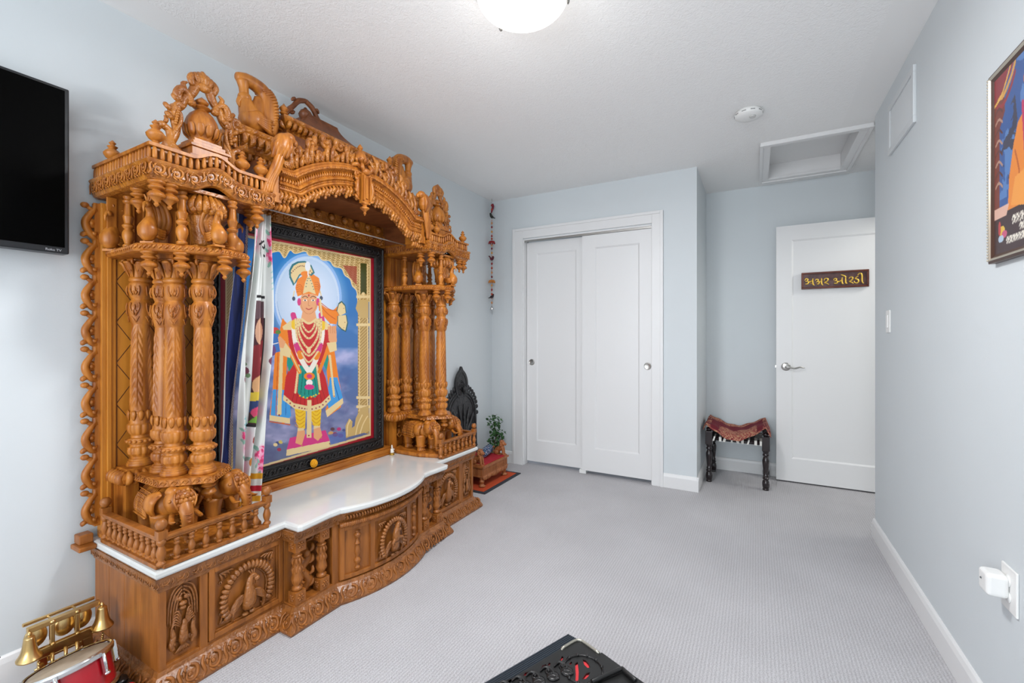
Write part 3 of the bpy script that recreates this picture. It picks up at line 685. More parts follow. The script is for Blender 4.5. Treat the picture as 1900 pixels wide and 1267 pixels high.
for s in(-1,1):
    fw=MB(); fw.frame((.026,s*.905,0),(0,s*.80,0),(0,0,1),(1,0,0))
    if s<0: fw.frame((.026,s*.905,0),(0,-.80,0),(0,0,1),(1,0,0))
    fw.box(-.02,.014,.46,1.655,-.010,.014)
    n=9; z=.47; u=(1.655-.47)/n
    for i in range(n):
        zz=z+i*u
        fw.tube([(.004,zz,.006),(.026,zz+u*.10,.010),(.044,zz+u*.30,.012),(.046,zz+u*.46,.012),(.030,zz+u*.66,.012),(.012,zz+u*.82,.008),(.008,zz+u*1.0,.006)],[.009,.013,.015,.014,.012,.010,.009],8,4,flat=.9)
        fw.scroll(.022,zz+u*.42,.018,.008,1.2,-PI/2,1,.010); fw.ell((.022,zz+u*.42,.006),(.018,.020,.010),12,8)
        fw.ell((.046,zz+u*.90,.008),(.016,.011,.012),12,8); fw.tube([(.004,zz+u*.80,.006),(.022,zz+u*.80,.008),(.044,zz+u*.90,.008)],[.010,.009,.007],6,3)
        fw.leaf([(.030,zz+u*.08,.008),(.050,zz+u*.10,.010),(.056,zz+u*.02,.006)],.010,.010,6,3); fw.leaf([(.004,zz+u*.20,.012),(.014,zz+u*.12,.016),(.026,zz+u*.18,.010)],.008,.009,6,3)
    fw.build('fretwork_edge',M_GOLD,TP)
lg=MB(); lg.box(.012,.142,-.62,.50,.415,.452); lg.box(.012,.150,-.62,.50,.415,.428); lg.box(.012,.135,-.62,.50,.452,.464); lg.build('picture_ledge',M_HORZ,TP,bevel=.003)
wb=MB(); wb.box(.012,.09,-.975,-.925,.395,.412); wb.box(.012,.06,-.965,-.925,.412,.445); wb.build('wall_block',M_BASE,TP,bevel=.004)

# ---------------------------------------------------------------- the columns
def crisp(prof):
    Q=[prof[0]]
    for i in range(1,len(prof)-1):
        p0,p,p1=Vector(prof[i-1]),Vector(prof[i]),Vector(prof[i+1])
        if (p-p0).length>1e-6 and (p1-p).length>1e-6 and (p-p0).angle(p1-p)>.5: Q+=[tuple(p.lerp(p0,.2)),tuple(p),tuple(p.lerp(p1,.2))]
        else: Q.append(prof[i])
    return Q+[prof[-1]]
def column_mesh():
    prof=[(.043,0),(.044,.006),(.043,.012),(.040,.015),(.040,.020),(.036,.023),(.036,.028),(.030,.031),(.030,.036),
      (.032,.040),(.038,.048),(.040,.062),(.038,.072),(.033,.076),(.033,.084),(.038,.086),(.040,.090),(.040,.102),(.038,.106),(.030,.108),(.029,.118),
      (.033,.122),(.039,.132),(.041,.146),(.040,.158),(.036,.162),(.034,.168),(.036,.19),(.0375,.205),(.036,.208)]
    top=[(.034,.21)]+[(.0335-.006*((z-.21)/.33),z) for z in[.21+.33*i/110 for i in range(1,111)]]
    cap=[(.030,.545),(.033,.56),(.038,.585),(.0395,.605),(.036,.622),(.029,.632),(.028,.636),(.030,.640),(.034,.650),(.038,.665),(.0385,.685),(.035,.697),(.030,.700),(.035,.704),(.036,.710),(.034,.716),(.030,.720),
      (.032,.730),(.038,.755),(.046,.772),(.047,.776),(.040,.780),(.041,.79)]
    def rf(z,a):
        if .038<z<.077: return 1+.10*(abs(math.cos(6*a))-.6)
        if .12<z<.16: return 1+.10*(abs(math.cos(6*a))-.6)
        if .164<z<.207: return 1+.06*(abs(math.cos(5*a))**.4-.7)
        if .21<=z<=.54:
            s=(a/(2*PI)*3+.12)%1; tp=min(1,(z-.21)/.03,(.54-z)/.04)
            if .34<s<.70: q=((z*27-(s-.34)*4.2)%1); return 1+tp*(.22*math.sin(PI*q)**.8-.10)*math.sin(PI*(s-.34)/.36)**.4
            if .70<=s<.84: q=(z*27)%1; return 1+tp*.17*math.sin(PI*(s-.70)/.14)*(.45+.55*math.sin(PI*q))
            if s>=.84: q=((z*27+(s-.84)*4)%1); return 1+tp*(.15*math.sin(PI*q)-.07)
            return 1+tp*.015
        if .545<z<.63: return 1+.07*(abs(math.cos(2.5*a))**.5-.7)
        if .64<z<.70: return 1+.08*(abs(math.cos(2.5*a))**.5-.7)
        if .72<z<.775: return 1+.07*(abs(math.cos(4*a))-.5)
        return 1
    mb=MB(); mb.lathe(crisp(prof)+top+crisp(cap),96,rf)
    for i in range(16):
        a=2*PI*i/16; mb.ell((.0405*math.cos(a),.0405*math.sin(a),.096),.0068,8,6)
    for i in range(10):
        a=2*PI*(i+.5)/10; mb.leaf([(.036*math.cos(a),.036*math.sin(a),.175),(.0395*math.cos(a),.0395*math.sin(a),.195),(.037*math.cos(a),.037*math.sin(a),.213)],.010,.004,6,2)
    for i in range(5):   # carved masks and curls on the two bulbs
        a=2*PI*(i+.35)/5; n=Vector((math.cos(a),math.sin(a),0)); t=Vector((-n.y,n.x,0))
        mb.frame(n*.0375+Vector((0,0,.600)),t,(0,0,1),n)
        for q in(-1,1):
            mb.scroll(q*.0065,.008,.0065,.0017,1.2,PI/2+q*PI/2,q); mb.tube([(q*.013,.022,0),(q*.015,.004,.002),(q*.008,-.016,.001),(0,-.028,-.002)],.0022,6,3); mb.leaf([(q*.002,-.004,.001),(q*.006,-.014,.003),(q*.002,-.024,0)],.004,.003,6,2)
            mb.tube([(q*.012,-.030,-.004),(q*.006,-.040,-.003),(0,-.052,-.004)],.0018,6,2)
        mb.leaf([(0,.016,0),(0,.006,.003),(0,-.004,0)],.004,.004,6,2)
        mb.frame(n*.0365+Vector((0,0,.668)),t,(0,0,1),n)
        for q in(-1,1): mb.tube([(q*.013,.018,0),(q*.015,.0,.003),(q*.009,-.018,0)],.0026,6,3); mb.scroll(q*.005,.006,.005,.0016,1.2,PI/2+q*PI/2,q); mb.leaf([(0,-.016,0),(q*.005,-.008,.003),(q*.003,0,0)],.0036,.003,6,2)
        mb.leaf([(0,-.012,0),(0,-.002,.003),(0,.018,0)],.0034,.003,6,2)
    for i in range(8):
        a=2*PI*(i+.5)/8; n=Vector((math.cos(a),math.sin(a),0)); t=Vector((-n.y,n.x,0)); mb.frame(n*.030+Vector((0,0,.722)),t,(0,0,1),n)
        mb.leaf([(0,-.004,.001),(0,.024,.012),(0,.046,.022),(0,.050,.032)],.0155,.007,8,3); mb.tube([(-.008,.018,.014),(-.002,.032,.020),(-.006,.042,.024)],.0022,5,2); mb.tube([(.008,.018,.014),(.002,.032,.020),(.006,.042,.024)],.0022,5,2)
    mb.M=Matrix.Identity(4)
    for s,q in((-1,-1),(-1,1),(1,-1),(1,1)): mb.at(s*.036,q*.036,.775,rz=math.atan2(q,s),rx=PI/2); mb.scroll(0,0,.012,.0045,1.2,PI/2,-1)
    mb.M=Matrix.Identity(4); mb.box(-.043,.043,-.043,.043,.786,.80)
    return mb
ch=MB(); ch=column_mesh(); colo=ch.build('column',M_GOLD,TP,(.372,-.715,.655),bevel=0)
for (x,y,z,r) in ((.305,-.777,.655,.3),(.225,-.775,.655,1.2),(.100,-.80,.668,0),(.100,-.690,.668,0),
                  (.385,.700,.655,.6),(.308,.628,.655,.2),(.235,.775,.655,0),(.100,.80,.668,0),(.100,.683,.668,.4),(.100,.566,.668,.2)):
    copy_part(colo,TP,(x,y,z),r)

# ---------------------------------------------------------------- small turned pieces
def pendant_mesh(sc=1):
    mb=MB().at(sc=sc); mb.lathe([(.001,-.085),(.006,-.080),(.008,-.076),(.005,-.071),(.007,-.066),(.012,-.062),(.014,-.058),(.024,-.052),(.026,-.046),(.020,-.036),(.012,-.032),(.011,-.029),(.022,-.024),(.024,-.019),(.016,-.012),(.024,-.006),(.026,0)],20); return mb
def baluster_mesh(h,r):
    mb=MB(); P=[(.8,0),(.85,.05),(.55,.08),(.7,.13),(.95,.22),(.9,.30),(.55,.36),(.9,.40),(.95,.43),(.55,.47),(.75,.55),(.85,.60),(.62,.64),(.55,.80),(.50,.84),(.8,.87),(.85,.90),(.6,.93),(.8,.97),(.8,1)]
    mb.lathe([(a*r,b*h) for a,b in P],20,lambda z,a:1+(.06*math.cos(6*a) if .48*h<z<.84*h else 0)); return mb
def railbal_mesh(h=.072,r=.0115):
    mb=MB(); P=[(.75,0),(.85,.04),(.85,.10),(.5,.14),(.85,.24),(.98,.34),(.85,.46),(.5,.62),(.5,.66),(.8,.72),(.8,.78),(.6,.82),(.8,.88),(.8,1)]
    mb.lathe([(a*r,b*h) for a,b in P],16); return mb
def bird(mb,s=1,d=1,look=-1):
    """carved peacock standing at the origin, breast towards +x, d = side to which the tail folds, about 0.17 s tall"""
    B=mb.M.copy()
    def L(P): return [(p[0]*s,p[1]*s,p[2]*s) for p in P]
    mb.tube(L([(.014,0,.012),(.020,0,.030),(.020,0,.050),(.012,0,.072),(.006,0,.092),(.008,0,.112),(.018,0,.128),(.026,0,.136)]),[.014*s,.029*s,.031*s,.023*s,.0155*s,.012*s,.0115*s,.012*s],16,4)
    mb.ell((.026*s,0,.135*s),(.0145*s,.013*s,.013*s),12,8)
    mb.tube(L([(.034,0,.136),(.044,0,.124),(.044,0,.104)]),[.007*s,.005*s,.001*s],6,3)
    for k in(-1,0,1): mb.tube(L([(.020,k*.004,.146),(.016,k*.008,.160),(.022,k*.012,.172)]),[.003*s,.005*s,.002*s],5,3)
    for q in(-1,1):
        for k in range(4): mb.tube(L([(.018,q*.024,.055-k*.009),(-.012,q*(.032-.002*k),.048-k*.008),(-.045,q*.022,.066-k*.008)]),[.005*s,.007*s,.003*s],6,3)
        mb.tube(L([(.014,q*.012,.02),(.016,q*.014,0)]),.005*s,6,1)
    # tail rising behind and folding over
    for k in range(5):
        y=(k-2)*.010; mb.tube(L([(-.006,y*.5,.03),(-.040,y*1.2,.055),(-.050,y*1.5,.10),(-.032,y*1.3,.145),(-.006,y,.158)]),[.006*s,.010*s,.010*s,.008*s,.005*s],6,4)
    for k in range(8): mb.tube(L([(-.058,-.022,.045+.013*k),(-.064,0,.050+.013*k),(-.058,.022,.045+.013*k)]),[.002*s,.0045*s,.002*s],5,2)
    mb.box(-.03*s,.03*s,-.02*s,.02*s,-.002*s,.006*s)
pen=pendant_mesh(); bal=baluster_mesh(.19,.020)

# ---------------------------------------------------------------- elephant
def elephant(mb):
    """faces +x, feet at z=0, about 0.205 tall"""
    mb.tube([(-.105,0,.115),(-.08,0,.125),(-.03,0,.128),(.03,0,.128),(.07,0,.135)],[.035,.056,.062,.060,.045],16,4,flat=1.0)
    mb.ell((.098,0,.148),(.044,.042,.048),16,12)
    mb.ell((.090,-.018,.182),(.022,.018,.018),10,8); mb.ell((.090,.018,.182),(.022,.018,.018),10,8)
    mb.tube([(.125,0,.145),(.150,0,.115),(.158,0,.075),(.152,0,.040),(.160,0,.018),(.178,0,.020)],[.023,.018,.0145,.012,.010,.009],12,4)
    for i in range(7): z=.115-i*.013; mb.tube([(.152+.0,-.016,z),(.172,0,z-.002),(.152,.016,z)],.003,5,3)
    for q in(-1,1):
        mb.tube([(.118,q*.026,.108),(.145,q*.036,.092),(.166,q*.034,.098)],[.008,.007,.002],8,3)
        # ear
        mb.tube([(.070,q*.040,.178),(.060,q*.062,.160),(.056,q*.066,.125),(.062,q*.052,.095)],[.012,.026,.024,.006],10,4,flat=.35,up=(0,1,0))
        for k in range(3): mb.tube([(.078-.012*k,q*.048,.172),(.068-.012*k,q*.070,.140),(.062-.006*k,q*.060,.102)],.003,5,3)
        mb.ell((.122,q*.034,.158),(.006,.005,.006),8,6)
        for x in(-.072,.052):
            mb.tube([(x,q*.034,.10),(x,q*.036,.06),(x+.003,q*.036,.02),(x+.004,q*.036,0)],[.030,.024,.020,.023],12,3)
            for k in(-1,0,1): mb.ell((x+.022,q*.036+k*.011,.006),(.006,.005,.006),8,6)
            mb.tube([(x-.022,q*.036-.018,.03),(x+.022,q*.036-.018,.03),(x+.022,q*.036+.018,.03),(x-.022,q*.036+.018,.03),(x-.022,q*.036-.018,.03)],.0028,5,3)
    # blanket with hatch
    for q in(-1,1):
        pts=[]
        for i in range(9):
            t=i/8; pts.append((-.085+.11*t,q*.066,.085))
        mb.tube(pts,.004,6,1)
        for i in range(10):
            x=-.084+.012*i; mb.tube([(x,q*.030,.183),(x+.008,q*.058,.150),(x+.004,q*.066,.115),(x+.008,q*.065,.088)],.0024,5,3)
        for i in range(6):
            z=.095+.015*i; mb.tube([(-.086,q*(.066-.0006*i*i),z),(-.03,q*(.068-.0006*i*i),z+.004),(.026,q*(.066-.0006*i*i),z)],.0022,5,2)
    # forehead ornament: overlapping scales and a rosette
    for r_ in range(5):
        z=.188-r_*.014
        for k in range(-2,3):
            if abs(k)==2 and r_ in(0,4): continue
            y=(k+.5*(r_%2)*(1 if k<2 else 0))*.011; x=.098+.046*math.sqrt(max(.05,1-((z-.148)/.048)**2-(y/.042)**2))
            mb.leaf([(x-.002,y,z+.006),(x+.002,y,z-.002),(x+.002,y,z-.011)],.0075,.0035,8,3)
    for q in(-1,1): mb.tube([(.120,q*.020,.186),(.140,q*.028,.160),(.146,q*.020,.128)],.0028,6,3)
    B=mb.M.copy(); mb.M=B@Matrix.Translation((.04,0,.196))@Matrix.Rotation(.2,4,'Y'); mb.rosette(0,0,.030,.010,8); mb.M=B
    mb.tube([(-.10,0,.13),(-.125,0,.10),(-.12,0,.05)],[.008,.006,.004],6,3)

# ---------------------------------------------------------------- towers
def bump_arch(y,s):   # raised arch in the middle of a canopy front
    q=(s*y-.705)/.085
    return .032*(.5+.5*math.cos(PI*q)) if abs(q)<1 else 0
elo=None; peno=None; balo=None; rbo=None; birdo=None
for s in(-1,1):
    def Y(p): return [(x,s*y) for x,y in p][::-1 if s>0 else 1]
    def YO(p): q=[(x,s*y) for x,y in p]; return q if s<0 else q[::-1]
    # floor board with a carved edge
    tb=MB(); q=YO([(.045,.905),(.475,.905),(.475,.560),(.35,.52),(.12,.52)]); moulding(tb,q,[(-.006,.4145),(.0,.416),(.0,.420),(.004,.424),(.004,.434),(-.002,.440)],cap_top=True)
    def un(o,ax,up,az,w,j): tb.frame(o,ax,up,az); acanthus(tb,w,.018)
    along(q,.022,un,off=.003,z=.429)
    tb.build('tower_floor',M_GOLD,TP)
    # railing
    rl=empty('railing'); rl.parent=TP; rl.location=(0,0,0)
    P0=(.10,s*.905); P1=(.505,s*.903); P2=(.500,s*.548)
    rb=MB()
    for a,b in((P0,P1),(P1,P2)):
        rb.bar((a[0],a[1],.4225),(b[0],b[1],.4225),.030,.013); rb.bar((a[0],a[1],.508),(b[0],b[1],.508),.020,.008); rb.bar((a[0],a[1],.516),(b[0],b[1],.516),.026,.009)
    rb.build('rail',M_BASE,rl,bevel=.002)
    pm=MB()
    pm.box(-.013,.013,-.013,.013,.085,.112); pm.lathe([(.013,.0),(.014,.006),(.008,.014),(.013,.03),(.014,.04),(.009,.058),(.008,.062),(.013,.070),(.013,.085)],16)
    pm.lathe([(.006,.112),(.008,.115),(.014,.120),(.017,.130),(.015,.140),(.009,.147),(.001,.149)],16)
    po=pm.build('post',M_BASE,rl,(P0[0],P0[1],.426))
    for p in(P1,P2): copy_part(po,rl,(p[0],p[1],.426))
    rbo=railbal_mesh().build('baluster',M_BASE,rl,(0,0,0)); first=True
    for a,b,n in((P0,P1,9),(P1,P2,7)):
        for i in range(n):
            t=(i+1)/(n+1); loc=(a[0]+(b[0]-a[0])*t,a[1]+(b[1]-a[1])*t,.429)
            if first: rbo.location=loc; first=False
            else: copy_part(rbo,rl,loc)
    # two elephants under the platform
    for (x,y,rz,k) in ((.285,s*.785,s*(-.12),1),(.270,s*.635,s*.25,1)):
        if elo is None:
            e=MB(); elephant(e); elo=e.build('elephant',M_GOLD,TP,(x,y,.44),rz=-rz)
            elo.rotation_euler=(0,0,-rz); elo.scale=(1.12,1.18,.97)
        else: copy_part(elo,TP,(x,y,.44),-rz)
    # platform slab on the elephants
    pf=MB(); q=YO([(.155,.850),(.350,.850),(.462,.722),(.350,.598),(.155,.598)])
    moulding(pf,q,[(-.022,.628),(-.006,.630),(.0,.634),(-.010,.650),(-.010,.655)],cap_top=True,cap_bot=True)
    def un(o,ax,up,az,w,j):
        pf.frame(o,ax,up,az); pf.tube([(-w*.48,-.008,0),(-w*.3,.004,.002),(0,.009,.003),(w*.3,.004,.002),(w*.48,-.008,0)],.0016,5,3)
        for k in(-1,0,1): pf.tube([(0,-.007,.001),(w*.16*k,.003,.002)],.0014,5,1)
    along(q,.030,un,off=-.004,z=.643,tilt=.42)
    pf.build('platform',M_GOLD,TP)
    pd=MB(); pd.at(.30,s*.71,.44); pd.box(-.12,.05,-.09,.09,.185,.19); pd.box(-.16,-.08,-.11,.11,.10,.112); pd.build('platform_bearer',M_GOLD,TP)
    # gadrooned bracket with its post and carved panel, carrying the columns by the back panel
    bk=MB(); yi=.520 if s>0 else .640; q=YO([(.045,.865),(.150,.865),(.150,yi),(.045,yi)])
    moulding(bk,q,[(-.03,.610),(-.004,.612),(.006,.622),(.012,.638),(.006,.655),(-.006,.664),(-.010,.668)],cap_top=True,cap_bot=True)
    def un(o,ax,up,az,w,j): bk.frame(o,ax,up,az); bk.tube([(-w*.1,-.022,-.006),(0,-.008,.010),(0,.010,.010),(w*.1,.024,-.006)],[.006,.012,.012,.005],8,3)
    along(q,.024,un,off=.004,z=.638)
    bk.build('bracket',M_GOLD,TP)
    bk=MB()
    for y in((.835,.690,.545) if s>0 else(.835,.690)): y0,y1=sorted((s*(y+.02),s*(y-.02))); bk.box(.045,.125,y0,y1,.436,.612)
    y0,y1=sorted((s*.865,s*yi)); bk.box(.045,.085,y0,y1,.436,.612)
    for y in((.76,.617) if s>0 else (.76,)):
        bk.frame((.086,s*y,.525),(0,1,0),(0,0,1),(1,0,0)); bk.rosette(0,.0,.03,.008,8); bk.ell((0,.01,.01),(.014,.022,.012),10,8); bk.ell((0,.042,.01),.010,8,6)
        for d in(-1,1): bk.leaf([(0,-.05,0),(d*.03,-.03,.006),(d*.034,.03,.002)],.007,.006,6,3); bk.tube([(0,.0,.014),(d*.02,-.012,.016),(d*.004,-.03,.016)],.005,6,3)
    bk.build('bracket_support',M_GOLD,TP)
    # upper shelf
    sh=MB(); q=YO([(.045,.885),(.30,.900),(.375,.862),(.476,.710),(.440,.585),(.30,.520),(.045,.520)])
    moulding(sh,q,[(-.012,1.455),(-.002,1.457),(.002,1.462),(-.004,1.480),(-.010,1.486)],cap_top=True,cap_bot=True)
    def un(o,ax,up,az,w,j):
        sh.frame(o,ax,up,az); sh.leaf([(-w*.3,-.008,0),(0,0,.003),(w*.3,.009,0)],.005,.004,5,2); sh.tube([(w*.5,-.01,0),(w*.2,.01,.001)],.0014,5,1)
    along(q,.018,un,off=-.001,z=1.471,tilt=.2)
    sh.build('peacock_shelf',M_GOLD,TP)
    # wall behind the peacock tier
    uw=MB(); y0,y1=sorted((s*.885,s*.52)); uw.box(.045,.090,y0,y1,1.486,1.68); 
    for k in range(7): y=s*(.54+k*.055); uw.box(.09,.096,min(y,y+s*.03),max(y,y+s*.03),1.49,1.675)
    uw.build('upper_wall',M_GOLD,TP,bevel=.002)
    # canopy
    cy0,cy1=(-.923,-.487) if s<0 else(.487,.923)
    N_=28; fr_=[(.462,cy0+(cy1-cy0)*i/N_) for i in range(N_+1)]; q=[(.012,cy0)]+fr_+[(.012,cy1)]
    zf=lambda x,y,s=s: bump_arch(y,s) if x>.40 else 0
    cp=MB(); moulding(cp,q,[(-.030,1.676),(-.014,1.680),(-.012,1.684),(-.004,1.700),(-.006,1.722),(.0,1.732),(.002,1.738),(-.002,1.744),(-.014,1.748)],zf=zf)
    cp.box(.012,.430,cy0+.03,cy1-.03,1.677,1.690)
    cpo=cp.build('canopy',M_CARV,TP)
    cp=MB(); qs=[(.012,cy0),(.462,cy0),(.462,cy1),(.012,cy1)]
    def un(o,ax,up,az,w,j): cp.frame(o,ax,up,az); acanthus(cp,w,.044)
    along(qs,.056,un,off=-.003,z=1.711,zf=lambda x,y,s=s:zf(x,y))
    cp.build('canopy_carving',M_GOLD,cpo)
    cp=MB()
    moulding(cp,q,[(-.024,1.786),(-.008,1.787),(-.008,1.798),(-.024,1.799)],zf=zf)
    moulding(cp,q,[(-.05,1.746),(-.05,1.786)],zf=zf); cp.box(.014,.416,cy0+.042,cy1-.042,1.7455,1.7965)
    def un(o,ax,up,az,w,j):
        cp.frame(o,ax,up,az); cp.lathe([(.0,0),(0,0)],3) if 0 else None
        cp.tube([(0,-.020,0),(0,-.012,0),(0,.008,0),(0,.020,0)],[.004,.0075,.007,.004],8,2)
    along(qs,.0215,un,off=-.016,z=1.767,zf=lambda x,y,s=s:zf(x,y))
    cp.build('dentil_band',M_GOLD,cpo)
    # pendants
    for (x,y,z,k) in ((.430,.885,1.678,1),(.425,.845,1.678,0),(.430,.545,1.678,1),(.36,.53,1.678,0),(.28,.875,1.678,1),
                      (.330,.865,1.457,1),(.395,.795,1.457,1),(.452,.68,1.457,0),(.428,.597,1.457,1),(.40,.71,.632,0)):
        if peno is None: peno=pen.build('pendant',M_GOLD,TP,(x,s*y,z))
        else: copy_part(peno,TP,(x,s*y,z))
    # balusters between shelf and canopy
    for (x,y) in ((.398,.795),(.430,.640),(.16,.86),(.20,.56)):
        if balo is None: balo=bal.build('turned_support',M_GOLD,TP,(x,s*y,1.486))
        else: copy_part(balo,TP,(x,s*y,1.486))
    # drum-shaped capital under the raised arch
    dr=MB().at(.375,s*.715,1.486); dr.lathe([(.030,0),(.034,.02),(.040,.06),(.048,.10),(.050,.115),(.046,.12),(.040,.122)],32,lambda z,a:1+.03*math.cos(14*a+z*60))
    for i in range(13):
        a=-PI*.62+PI*1.24*i/12; dr.tube([(.040*math.cos(a),.040*math.sin(a),.122),(.062*math.cos(a),.062*math.sin(a),.136),(.066*math.cos(a),.066*math.sin(a),.156),(.045*math.cos(a),.045*math.sin(a),.190)],[.008,.012,.012,.006],8,3)
    dr.ell((0,0,.165),(.058,.058,.036),20,10)
    for a in(-.9,0,.9): dr.scroll(.06*math.cos(a),.06*math.sin(a),.012,.005,1.1,0,1); dr.ell((.066*math.cos(a),.066*math.sin(a),.132),.012,10,8)
    dr.build('shell_capital',M_CARV,TP)
    # peacocks on the tier
    for (x,y,rz,z,k) in ((.455,.712,0,1.488,.88),(.300,.845,-s*-.9,1.488,1.0),(.075,.872,-s*-.9,1.478,1.0),(.30,.575,s*-.8,1.488,.95)):
        rz=s*abs(rz) if y>.8 else (-s*abs(rz))
        if birdo is None: b_=MB(); bird(b_); birdo=b_.build('peacock',M_GOLD,TP,(x,s*y,z),rz=rz); birdo.scale=(k,k,k)
        else: copy_part(birdo,TP,(x,s*y,z),rz,(k,k,k))
    # domed finial inside an arched frame
    dm=MB().at(.345,s*.705,1.797)
    for a,z0,z1 in((.080,0,.012),(.074,.012,.020),(.062,.020,.052),(.068,.052,.062),(.056,.062,.078),(.048,.078,.090)): dm.box(-a,a,-a,a,z0,z1)
    dm.lathe([(.040,.088),(.042,.094),(.038,.102),(.042,.110),(.052,.124),(.055,.140),(.054,.158),(.048,.178),(.038,.196),(.024,.210),(.016,.216),(.024,.220),(.030,.224),(.026,.229),(.014,.232),(.011,.236),(.020,.241),(.023,.248),(.016,.256),(.008,.262),(.001,.268)],40,lambda z,a:1+(.05*(abs(math.cos(9*a))-.6) if .115<z<.212 else 0))
    for i in range(12):
        a=2*PI*i/12; n=Vector((math.cos(a),math.sin(a),0)); dm.leaf([n*.040+Vector((0,0,.106)),n*.052+Vector((0,0,.116)),n*.057+Vector((0,0,.136)),n*.062+Vector((0,0,.148))],.013,.005,6,3)
    dm.build('dome_finial',M_GOLD,TP,bevel=.0015)
    ar=MB().frame((.350,s*.705,1.797),(0,1.12,0),(0,0,1),(1,0,0))
    for q in(-1,1):
        ar.tube([(q*.118,.006,0),(q*.098,.050,0),(q*.078,.105,0),(q*.082,.150,0),(q*.086,.178,0),(q*.064,.205,0),(q*.052,.240,0),(q*.034,.262,0),(q*.020,.300,0),(q*.006,.345,0)],[.018,.015,.013,.015,.016,.014,.015,.014,.016,.012],10,4,flat=.9)
        ar.tube([(q*.092,.080,.006),(q*.072,.130,.012),(q*.070,.165,.012),(q*.084,.188,.010),(q*.074,.204,.010),(q*.060,.194,.010)],[.005,.007,.007,.007,.008,.010],8,4)
        for k in range(7): t_=k/6; ar.ell((q*(.086-.010*t_),.125+.055*t_,.016),(.0058,.0062,.006),8,6)
        ar.tube([(q*.066,.215,.004),(q*.078,.236,.008),(q*.066,.262,.010),(q*.046,.252,.008),(q*.036,.228,.006)],[.010,.014,.012,.010,.012],8,4); ar.ell((q*.036,.226,.006),.014,10,8)
        ar.tube([(q*.054,.262,.004),(q*.060,.284,.006),(q*.048,.296,.006)],[.010,.008,.003],8,3); ar.tube([(q*.030,.292,.004),(q*.038,.316,.006),(q*.030,.334,.004),(q*.020,.338,.002)],[.010,.012,.010,.004],8,3)
        for k,(x,y) in enumerate(((.104,.150),(.108,.180),(.086,.222))): ar.leaf([(q*(x-.02),y-.014,.004),(q*(x-.004),y-.004,.010),(q*(x+.002),y+.010,0)],.009,.010,6,3)
        # peacock at the foot of the frame, looking outwards
        ar.tube([(q*.060,.010,.004),(q*.082,.024,.006),(q*.098,.046,.004),(q*.094,.074,.002),(q*.098,.098,0),(q*.112,.108,0)],[.012,.024,.020,.012,.011,.012],12,4); ar.ell((q*.116,.110,0),.0135,10,8); ar.leaf([(q*.126,.106,0),(q*.132,.090,0),(q*.128,.074,0)],.006,.006,6,2)
        for k in range(4): ar.leaf([(q*.088,.040-k*.006,.014),(q*.062,.026-k*.004,.018),(q*.040,.034-k*.004,.014),(q*.032,.056-k*.004,.006)],.0075,.007,6,3)
        ar.tube([(q*.108,.122,0),(q*.104,.136,0),(q*.110,.146,0)],[.006,.007,.003],6,3)
    for k in range(5): ar.leaf([((k-2)*.004,.292,.004),((k-2)*.010,.326,.010),((k-2)*.012,.360-abs(k-2)*.008,.0)],.012,.012,8,3)
    ar.ell((0,.300,.008),(.022,.018,.014),12,8); ar.ell((-.010,.318,.010),(.010,.010,.008),8,6); ar.ell((.010,.318,.010),(.010,.010,.008),8,6)
    ar.build('finial_frame',M_CARV,TP)
    # small urn finials on the canopy corners
    kl=MB(); kl.lathe([(.012,0),(.016,.004),(.012,.010),(.009,.014),(.020,.022),(.026,.032),(.027,.038),(.020,.048),(.010,.056),(.013,.060),(.016,.064),(.008,.068),(.007,.072),(.011,.077),(.005,.084),(.001,.088)],20)
    for i,(x,y) in enumerate(((.425,.885),(.430,.530),(.10,.885),(.425,.600))):
        if i==0: ko=kl.build('urn_finial',M_GOLD,TP,(x,s*y,1.797))
        else: copy_part(ko,TP,(x,s*y,1.797))

# ---------------------------------------------------------------- centre: inner box, tier, roof, arch
ib=MB(); ib.box(.0145,.34,-.4865,.4865,1.855,1.8995); ib.box(.0125,.049,-.4865,.4865,1.662,1.855)
for s in(-1,1): y0,y1=sorted((s*.4885,s*.504)); ib.box(.013,.36,y0,y1,1.693,1.898)
ib.build('inner_ceiling',M_DARKW,TP)
for s in(-1,1):
    ib=MB(); y0,y1=sorted((s*.4565,s*.4855)); ib.box(.30,.4045,y0,y1,1.702,1.863); ib.build('arch_spandrel',M_GOLD,TP)
ln=MB(); ln.box(.05,.10,-.487,.487,1.725,1.80); ln.box(.05,.085,-.487,.487,1.80,1.855)
ln.M=Matrix.Identity(4)
for i in range(11):
    y=-.44+.088*i; ln.frame((.10,y,1.762),(0,1,0),(0,0,1),(1,0,0))
    if i%2==0: ln.rosette(0,0,.030,.012,8)
    else:
        for q in(-1,1): ln.scroll(q*.018,.004,.018,.006,1.2,0,q,.004); ln.leaf([(0,-.03,0),(q*.02,-.016,.008),(q*.036,-.022,0)],.008,.008,6,3)
    ln.frame((.086,y,1.83),(0,1,0),(0,0,1),(1,0,0)); ln.leaf([(0,-.02,0),(0,0,.01),(0,.022,0)],.022,.014,6,3)
ln.build('carved_lintel',M_CARV,TP)
tr=MB(); tq=[(.012,-.555),(.320,-.555),(.320,.555),(.012,.555)]
moulding(tr,tq,[(-.012,1.90),(-.012,1.925),(.0,1.930),(.004,1.938),(-.006,1.944),(-.010,1.950),(.004,2.010),(.010,2.016),(.014,2.026),(.008,2.036),(-.010,2.040)],cap_top=True,cap_bot=True)
def un(o,ax,up,az,w,j): tr.frame(o,ax,up,az); tr.leaf([(-.004,-.026,0),(.004,0,.010),(-.002,.028,0)],.014,.012,6,3)
along(tq,.034,un,off=-.002,z=1.980,tilt=-.2)
